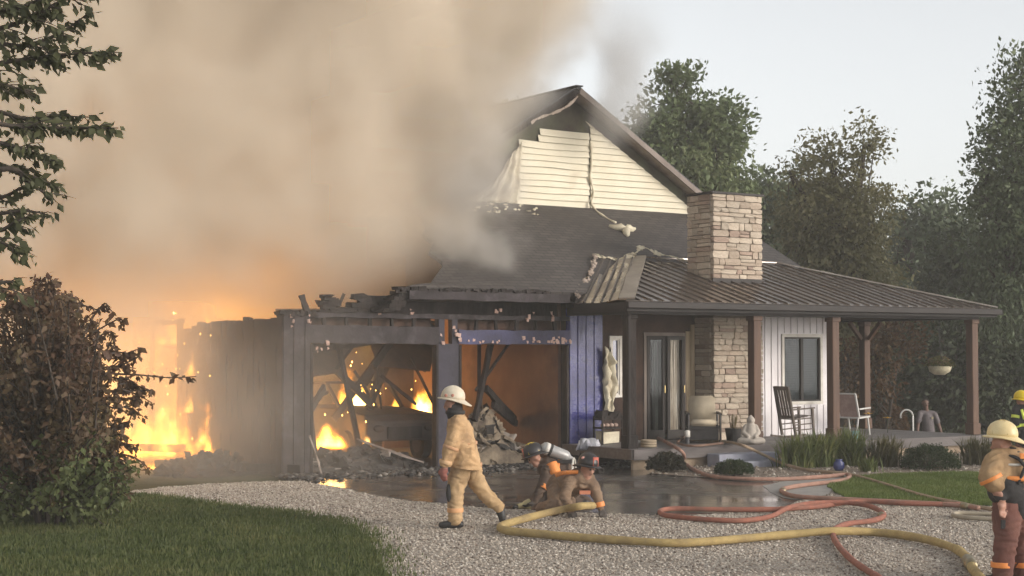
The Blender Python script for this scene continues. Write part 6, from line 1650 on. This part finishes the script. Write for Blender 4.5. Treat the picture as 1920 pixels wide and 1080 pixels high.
def tree(name, label, base, blobs, nclump, per, leafsize, leafm, seed, trunk_r=.18, csig=.32, group='trees beyond the house', shell=.55, cat='tree', twig=True, trunk_top=None):
    """blobs: list of (centre, (rx, ry, rz)); clumps of leaves are spread through them, a limb reaches into each blob"""
    r = np.random.default_rng(seed); base = Vector(base)
    root = empty(name, base, label, cat, group)
    q = MB(); cs = [Vector(c) for c, _ in blobs]; top = trunk_top and Vector(trunk_top) or max(cs, key=lambda p: p.z)
    fork = base.lerp(top, .45); mid = base.lerp(fork, .5) + Vector((r.normal()*.1, r.normal()*.1, 0))
    q.tube(catmull([base - Vector((0,0,.1)), mid, fork, fork.lerp(top, .6) + Vector((r.normal()*.15, r.normal()*.15, 0)), top], 4), [trunk_r*(1-.85*i/16) for i in range(17)], 9)
    P = []; vols = np.array([a*b_*c for _, (a, b_, c) in blobs]); vols /= vols.sum()
    clumps = []
    for k in range(nclump):
        bi = r.choice(len(blobs), p=vols); c, rad = blobs[bi]
        d = r.normal(size=3); d /= np.linalg.norm(d); t = (shell + (1-shell)*r.random()) if r.random() < .75 else r.random()**.5
        p = np.array(c) + d*np.array(rad)*t*(1+.10*r.normal()); clumps.append(p)
    for c, rad in blobs:
        for k in range(3):
            e = clumps[r.integers(len(clumps))]; c_ = Vector(c); e = c_.lerp(Vector(e), .8)
            s0 = base.lerp(top, .3 + .3*r.random()); q.tube(catmull([s0, s0.lerp(c_, .6)+Vector((0,0,.1)), c_, e], 3), [trunk_r*.35*(1-.09*i) for i in range(10)], 5)
    q.build('trunk', BARK, root, smooth=True)
    if twig:
        q = MB()
        for p in clumps[:220]:
            p = Vector(p); b0 = Vector(min(cs, key=lambda c: (c-p).length)); s0 = p.lerp(b0, .55)
            q.tube([s0, s0.lerp(p, .5)+Vector((0,0,.04)), p], [.025, .016, .006], 4, cap=False)
        q.build('twigs', BARK, root)['kind'] = 'stuff'
    C = []; 
    for p in clumps:
        k = int(per*r.uniform(.5, 1.4)); sg = csig*r.uniform(.6, 1.3)
        C.append(p + np.clip(r.normal(size=(k,3)), -1.55, 1.55)*np.array([sg, sg, sg*.75]))
    C = np.concatenate(C); ctr = np.array(sum(cs, Vector())/len(cs)); D = (C-ctr)*.5 + r.normal(size=C.shape)*.9*np.linalg.norm(C-ctr, axis=1).mean()*.6; D[:,2] -= np.abs(D).mean()*.5
    leaves('crown', C, D, leafsize, leafm, root, r)
    return root
def blob(px, py, d, rpx, rpy, depth=None):
    k = d/FPX; return (tuple(dp(px, py, d)), (rpx*k, depth or rpx*k, rpy*k))
LG = leaf_mat('leaf_green', (.075,.105,.045), (.14,.18,.072), (.21,.24,.11), trans=.3, scale=.5)
LO = leaf_mat('leaf_olive', (.10,.098,.046), (.19,.18,.082), (.27,.24,.12), trans=.3, scale=.7)
LD = leaf_mat('leaf_dark', (.030,.044,.022), (.058,.077,.035), (.09,.11,.05), trans=.2, scale=.4)
LD2 = leaf_mat('leaf_deep', (.062,.082,.045), (.11,.14,.07), (.165,.195,.10), trans=.25, scale=.4)
LB = leaf_mat('leaf_russet', (.06,.03,.014), (.13,.07,.03), (.18,.115,.05), trans=.3, scale=1.2)
def gbase(px, d):
    p = dp(px, 700, d); return (p.x, p.y, ground_z(p.x, p.y))
tree('tree', 'broad green tree rising behind the gable and chimney', gbase(1300, 55), [blob(1290, 290, 55, 85, 110), blob(1265, 190, 55, 45, 60), blob(1335, 240, 55, 55, 60), blob(1350, 330, 55, 60, 80), blob(1225, 260, 55, 50, 65), blob(1290, 380, 55, 90, 60)], 260, 85, .21, LG, 21, .3, .36)
tree('tree', 'olive brown half bare tree right of the chimney', gbase(1575, 46), [blob(1570, 420, 46, 95, 90), blob(1560, 310, 46, 60, 55), blob(1620, 400, 46, 60, 70), blob(1510, 420, 46, 55, 80), blob(1570, 560, 46, 120, 110), blob(1480, 320, 46, 30, 25), blob(1620, 270, 46, 40, 40)], 520, 62, .14, LO, 22, .2, .30)
tree('tree', 'tall dark tree at the right edge of the view', gbase(1935, 42), [blob(1935, 180, 42, 60, 110), blob(1900, 300, 42, 75, 100), blob(1880, 420, 42, 70, 90), blob(1960, 420, 42, 100, 160), blob(1890, 540, 42, 80, 90), blob(1850, 350, 42, 30, 50)], 420, 70, .14, LD2, 23, .3, .30)
tree('tree', 'dark tree filling the gap behind the stone chimney', gbase(1430, 58), [blob(1430, 420, 58, 80, 90), blob(1480, 380, 58, 50, 60), blob(1400, 520, 58, 80, 90)], 150, 85, .22, LD2, 24, .25, .42)
tree('tree', 'dark tree beyond the porch with a jagged top', gbase(1740, 60), [blob(1740, 460, 60, 90, 90), blob(1690, 400, 60, 30, 50), blob(1790, 420, 60, 40, 60), blob(1720, 620, 60, 140, 120)], 220, 90, .24, LD2, 25, .3, .45)
tree('tree', 'deep green tree low behind the right end of the porch', gbase(1830, 52), [blob(1830, 560, 52, 110, 120), blob(1800, 440, 52, 50, 60), blob(1860, 700, 52, 120, 90)], 210, 90, .21, LD, 26, .28, .42)
tree('tree', 'dark understorey tree behind the porch posts', gbase(1700, 50), [blob(1690, 690, 50, 130, 100), blob(1790, 740, 50, 120, 80), blob(1620, 720, 50, 90, 90)], 230, 95, .2, LD, 27, .2, .42)
tree('tree', 'dark understorey tree seen between the last porch posts', gbase(1800, 47), [blob(1800, 690, 47, 110, 120), blob(1890, 720, 47, 100, 110)], 200, 95, .18, LD, 28, .2, .4)
tree('tree', 'pale russet shrub tree glimpsed between the porch posts', gbase(1650, 43), [blob(1640, 680, 43, 55, 70), blob(1690, 640, 43, 50, 50), blob(1600, 720, 43, 40, 60)], 110, 34, .12, LB, 29, .07, .26, cat='shrub')
tree('tree', 'small treetop peeping over the ridge through smoke', gbase(915, 66), [blob(915, 250, 66, 60, 65)], 50, 70, .22, LG, 30, .25, .4)
# dark hedge of far woods that closes the view at the right
r = np.random.default_rng(77); C = []
for k in range(420):
    px = r.uniform(1380, 2250); d = r.uniform(62, 72); p = np.array(dp(px, r.uniform(470, 860), d)); p[2] = max(p[2], -.6)
    C.append(p + r.normal(size=(70,3))*.7)
C = np.concatenate(C); o = leaves('far_woods', C, r.normal(size=C.shape), .42, LD, None, r)
tag(o, 'mass of dark woods far behind the porch', 'woods', kind='stuff')

# ---- large bush at the left
LBUSH = leaf_mat('bush_leaf', (.12,.06,.042), (.14,.092,.05), (.15,.125,.058), trans=.35, scale=.55)
LBUSH2 = leaf_mat('bush_leaf_green', (.07,.088,.03), (.125,.15,.055), (.19,.2,.085), trans=.35, scale=.9)
bc = gp(95, 985, 0)
bush = empty('bush', tuple(bc), 'large leafy bush standing on the lawn before the fire', 'bush')
r = np.random.default_rng(41)
db = 6900/(985-660); 
stems = MB(); C = []; D = []; C2 = []; D2 = []
def twig(pts, n, size, drop, Cl, Dl, spread=.05):
    P = catmull(pts, 6); stems.tube(P, [.012*(1-.8*i/len(P))+.003 for i in range(len(P))], 5, cap=False)
    for k in range(n):
        t = r.random(); i = min(len(P)-2, int(t*(len(P)-1))); p = P[i].lerp(P[i+1], r.random()); tg = (P[i+1]-P[i]).normalized()
        off = np.array(tg)*.4 + r.normal(size=3)*.6 + np.array([0, 0, -drop]); off /= np.linalg.norm(off)
        Cl.append(np.array(p) + off*size*.6 + r.normal(size=3)*spread); Dl.append(off)
blobs_ = [((60, 640), 110, 95), ((140, 640), 60, 60), ((60, 760), 150, 110), ((150, 780), 90, 110), ((40, 880), 150, 90), ((165, 880), 90, 85), ((90, 580), 50, 40), ((-40, 700), 120, 150)]
for k in range(640):
    (bx, by), rx, ry = blobs_[r.integers(len(blobs_))]
    d_ = r.normal(size=2); d_ /= np.linalg.norm(d_); t = r.random()**.45
    px, py = bx + d_[0]*rx*t, by + d_[1]*ry*t; dd = db + r.normal()*.75
    e = dp(px, min(py, 965), dd); e.z = max(e.z, .08); o_ = Vector((bc.x, bc.y, .25)).lerp(e, .62) + Vector(r.normal(size=3)*.12)
    low_ = e.z < .9 + .25*r.normal()
    twig([o_, o_.lerp(e, .5) + Vector((0, 0, .06)), e], 46, .085, .35, C2 if low_ else C, D2 if low_ else D, .055)
SPR = [((190, 700), (260, 703), (318, 708), (368, 706), 44), ((185, 690), (225, 685), (262, 668), (250, 672), 26), ((200, 735), (240, 733), (282, 732), (280, 733), 26), ((150, 640), (190, 615), (225, 598), (228, 612), 36), ((60, 580), (62, 550), (66, 525), (64, 520), 26), ((110, 560), (150, 570), (180, 580), (200, 575), 34), ((190, 760), (225, 765), (255, 750), (256, 748), 26), ((200, 810), (235, 800), (250, 770), (252, 778), 26), ((170, 600), (195, 570), (205, 578), (215, 590), 24), ((20, 580), (10, 550), (0, 535), (-5, 530), 20), ((205, 850), (245, 855), (270, 870), (278, 880), 26), ((195, 900), (225, 915), (238, 925), (240, 930), 20)]
for s1 in SPR: twig([dp(x, y, db-.15) for x, y in s1[:4]], s1[4], .082, .75, C, D, .012)
for k in range(70):
    a = r.uniform(-1.9, 1.5); rx_, ry_ = 165, 215; bx, by = 70 + math.cos(a)*rx_*r.uniform(.8, 1.0), 770 + math.sin(a)*ry_*r.uniform(.8, 1.0)
    ln = r.uniform(25, 70); da = a + r.normal()*.5
    twig([dp(bx, by, db+r.normal()*.3), dp(bx+math.cos(da)*ln*.5, by+math.sin(da)*ln*.4, db-.1), dp(bx+math.cos(da)*ln, by+math.sin(da)*ln*.8+6, db-.15)], int(10+ln*.35), .085, .7, C2 if by > 860 else C, D2 if by > 860 else D, .015)
for k in range(9):
    a = k*.7; stems.tube(catmull([(bc.x+.15*math.cos(a), bc.y+.15*math.sin(a), 0), (bc.x+.4*math.cos(a), bc.y+.4*math.sin(a), .9), (bc.x+.7*math.cos(a), bc.y+.7*math.sin(a), 2.0)], 4), [.04-.0035*i for i in range(9)], 6)
stems.build('stems', BARK, bush, smooth=True)
leaves('foliage', np.array(C), np.array(D), .088, LBUSH, bush, r, .6)
leaves('foliage', np.array(C2), np.array(D2), .088, LBUSH2, bush, r, .6)

# ---- overhanging tree at the top left, trunk just out of view
LT = leaf_mat('elm_leaf', (.048,.052,.024), (.085,.09,.04), (.13,.13,.06), trans=.35, scale=1.5)
r = np.random.default_rng(52); dt = 14.0
tb = dp(-230, 700, dt); t2 = empty('tree', (tb.x, tb.y, 0), 'near tree whose leafy branches reach in at the top left', 'tree')
stems = MB(); C = []; D = []
stems.tube(catmull([(tb.x, tb.y, -.05), (tb.x+.1, tb.y, 2), (tb.x-.05, tb.y+.1, 4), (tb.x, tb.y, 6.5)], 5), [.17-.008*i for i in range(16)], 10)
BR = [([(-200, 130), (-60, 90), (40, 40), (120, 0), (190, -25)], 10, 150), ([(-200, 170), (-40, 140), (60, 110), (150, 100), (224, 98)], 12, 210), ([(-200, 150), (-60, 100), (50, 85), (115, 60), (175, 18)], 9, 140), ([(-200, 250), (-60, 240), (40, 238), (130, 240), (222, 240)], 12, 190), ([(-200, 260), (-60, 215), (50, 222), (110, 218), (178, 220)], 8, 110),
      ([(-200, 270), (-80, 260), (10, 270), (70, 290), (116, 315)], 9, 120), ([(-200, 290), (-80, 300), (0, 310), (60, 330), (113, 352)], 6, 70), ([(-100, 300), (0, 318), (50, 340), (80, 360), (98, 380)], 4, 55), ([(-200, 330), (-60, 360), (0, 370), (40, 352), (60, 345)], 3, 45),
      ([(-200, 360), (-60, 400), (0, 400), (50, 395), (95, 404)], 4, 60), ([(-200, 400), (-60, 440), (0, 432), (30, 415), (60, 405)], 3, 45), ([(-200, 420), (-60, 450), (0, 455), (25, 468), (44, 488)], 5, 70), ([(-200, 60), (-60, 20), (10, 20), (60, 5), (110, -20)], 10, 150), ([(-200, 200), (-60, 170), (0, 160), (30, 165), (66, 172)], 5, 70), ([(-150, 520), (-40, 535), (0, 530), (20, 528), (30, 535)], 2, 20)]
for pts, nb, nl in BR:
    dd = dt + r.normal()*.25
    P = [dp(x, y, dd) for x, y in pts]; P[0] = Vector((tb.x, tb.y, P[0].z*.6+1.2)); PP = catmull(P, 8)
    stems.tube(PP, [.03*(1-i/len(PP))+.004 for i in range(len(PP))], 6, cap=False)
    for k in range(nb*2):                      # side twigs
        i = int(r.uniform(.3, .97)*(len(PP)-2)); s0 = PP[i]; ln = r.uniform(.12, .5)*(1.25-i/len(PP))
        e = s0 + RT*ln*r.uniform(.5, 1) + Vector((0, 0, ln*r.uniform(-.55, .25))) + FW*r.normal()*.12
        stems.tube([s0, s0.lerp(e, .5)+Vector((0,0,.015)), e], [.006, .005, .002], 4, cap=False)
        for j in range(int(ln*26)):
            p = s0.lerp(e, r.random()); off = np.array((e-s0).normalized())*.5 + r.normal(size=3)*.45 + np.array([0,0,-.55]); off /= np.linalg.norm(off)
            C.append(np.array(p) + off*.05 + r.normal(size=3)*.02); D.append(off)
    for j in range(int(nl*.55)):
        i = int((r.random()**.6)*.999*(len(PP)-1)); i = max(i, int(.18*len(PP))); p = PP[i].lerp(PP[min(i+1, len(PP)-1)], r.random()); off = np.array(RT)*.45 + r.normal(size=3)*.5 + np.array([0,0,-.6]); off /= np.linalg.norm(off)
        C.append(np.array(p) + off*.045 + r.normal(size=3)*.02); D.append(off)
stems.build('trunk', BARK, t2, smooth=True)
leaves('crown', np.array(C), np.array(D), .088, LT, t2, r, .62)

# ---- planting bed: strap leaved clumps, clipped bushes
LS = leaf_mat('strap_leaf', (.06,.085,.024), (.13,.16,.045), (.26,.26,.09), trans=.35, scale=2.0)
LSB = leaf_mat('strap_leaf_dull', (.05,.05,.02), (.09,.085,.03), (.16,.13,.06), trans=.35, scale=2.0)
def strap_clump(label, px, py, w, h, n, m, seed):
    r = np.random.default_rng(seed); c = gp(px, py, 0); root = empty('strap_leaved_plant', (c.x, c.y, .017), label, 'plant', 'strap leaved plants in the bed')
    q = MB()
    for k in range(n):
        a = r.uniform(0, 6.28); L = h*r.uniform(.6, 1.15); b0 = Vector((c.x + r.normal()*w*.22, c.y + r.normal()*w*.22, .017)); d = Vector((math.cos(a), math.sin(a), 0)); reach = w*r.uniform(.15, .75)
        wd = r.uniform(.008, .014); pts = [b0 + d*reach*(t**1.6) + Vector((0, 0, L*(t - .35*max(0, t-.45)**1.2*2.0*reach/w))) for t in (0, .3, .6, .85, 1)]
        sd = Vector((-d.y, d.x, 0)); vs = []
        for i, p in enumerate(pts): k_ = wd*(1, 1.1, .95, .6, .08)[i]; vs += [p - sd*k_, p + sd*k_]
        q.add(vs, [(2*i, 2*i+1, 2*i+3, 2*i+2) for i in range(4)])
    q.build('leaves', m, root); return root
strap_clump('strap leaved plant nearest the porch step', 1495, 878, .62, .66, 420, LS, 61)
strap_clump('tall strap leaved plant under the rocking chair', 1535, 876, .6, .72, 420, LS, 62)
strap_clump('bright strap leaved plant behind the blue pot', 1592, 874, .66, .78, 480, LS, 63)
strap_clump('dull strap leaved plant beside the round bush', 1660, 876, .6, .62, 380, LSB, 64)
strap_clump('low yellowing strap leaved plant at the lawn edge', 1628, 886, .3, .3, 120, LS, 65)
strap_clump('straggly strap leaved plant below the last porch post', 1832, 872, .6, .6, 260, LSB, 66)
strap_clump('strap leaved plant half hidden by the firefighters', 1880, 876, .35, .5, 130, LSB, 67)
def round_bush(label, px, py, rx, rz, n, m, seed, cat='bush', ls=.035, name='clipped_bush'):
    r = np.random.default_rng(seed); c = gp(px, py, 0); root = empty(name, (c.x, c.y, .017), label, cat)
    q = MB(); q.tube([(c.x, c.y, 0), (c.x, c.y, rz*.8)], [.03, .015], 6)
    for k in range(40):
        d = Vector(r.normal(size=3)); d.z = abs(d.z); d.normalize(); q.tube([(c.x, c.y, .05), (c.x+d.x*rx*.85, c.y+d.y*rx*.85, .05+d.z*rz*.85)], [.012, .004], 4, cap=False)
    q.build('stems', BARK, root)
    d = r.normal(size=(n,3)); d /= np.linalg.norm(d, axis=1)[:,None]; d[:,2] = np.abs(d[:,2])*1.0 - .12
    t = 1 - .35*r.random(n)**2; bumpy = 1 + .10*np.sin(d[:,0]*9+seed)*np.sin(d[:,1]*8) + .05*r.normal(size=n)
    C = np.array([c.x, c.y, .1]) + d*np.array([rx, rx, rz])*(t*bumpy)[:,None]; C[:,2] = np.maximum(C[:,2], .03)
    leaves('foliage', C, d + r.normal(size=(n,3))*.6, ls, m, root, r, .6); return root
LBX = leaf_mat('box_leaf', (.018,.03,.010), (.035,.055,.018), (.06,.08,.028), trans=.25, scale=3)
round_bush('rounded clipped bush in the bed below the porch', 1743, 881, .56, .44, 9000, LBX, 71)
round_bush('small clipped bush beside the porch step', 1376, 894, .36, .24, 5000, LBX, 72)
round_bush('scorched dark shrub near the charred post', 1250, 886, .38, .32, 3600, leaf_mat('scorched_leaf', (.014,.013,.008), (.03,.03,.016), (.06,.05,.025), trans=.2, scale=3), 73, ls=.045)
round_bush('russet flowering shrub at the far porch end', 1672, 812, .5, .8, 2200, LB, 74, ls=.07, name='flowering_shrub', cat='shrub')
# hanging basket plant
r = np.random.default_rng(90); d = r.normal(size=(900,3)); d /= np.linalg.norm(d, axis=1)[:,None]; d[:,2] = np.abs(d[:,2])*.9 - .15
C = np.array(HB) + np.array([0, 0, .08]) + d*np.array([.36, .36, .26])*r.uniform(.5, 1.05, 900)[:,None]
leaves('foliage', C, d + r.normal(size=C.shape)*.5, .05, leaf_mat('basket_leaf', (.07,.08,.025), (.15,.15,.05), (.35,.16,.13), trans=.3, scale=6), hb, r, .6)
# yellow flower heads near the lawn chair
for (px, py, l) in ((1628, 776, 'yellow flower head by the lawn chair'), (1664, 784, 'yellow flower head near the far porch post')):
    c = yp(px, py, 26.9); fl = empty('flower', (c.x, c.y, .4), l, 'flower'); q = MB(); q.tube([(c.x, c.y, .4), (c.x, c.y, c.z)], .008, 5); q.build('stem', LBX, fl)
    q = MB()
    for k in range(12):
        a = k*.52; q.add([(c.x, c.y, c.z), (c.x+.09*math.cos(a-.2), c.y+.09*math.sin(a-.2), c.z+.01), (c.x+.12*math.cos(a), c.y+.12*math.sin(a), c.z+.02), (c.x+.09*math.cos(a+.2), c.y+.09*math.sin(a+.2), c.z+.01)], [(0,1,2,3)])
    q.ball((c.x, c.y, c.z+.015), .035, 8, 6, (1, 1, .5)); q.build('petals', mat('yellow_petal', (.75, .42, .04), rough=.7), fl)
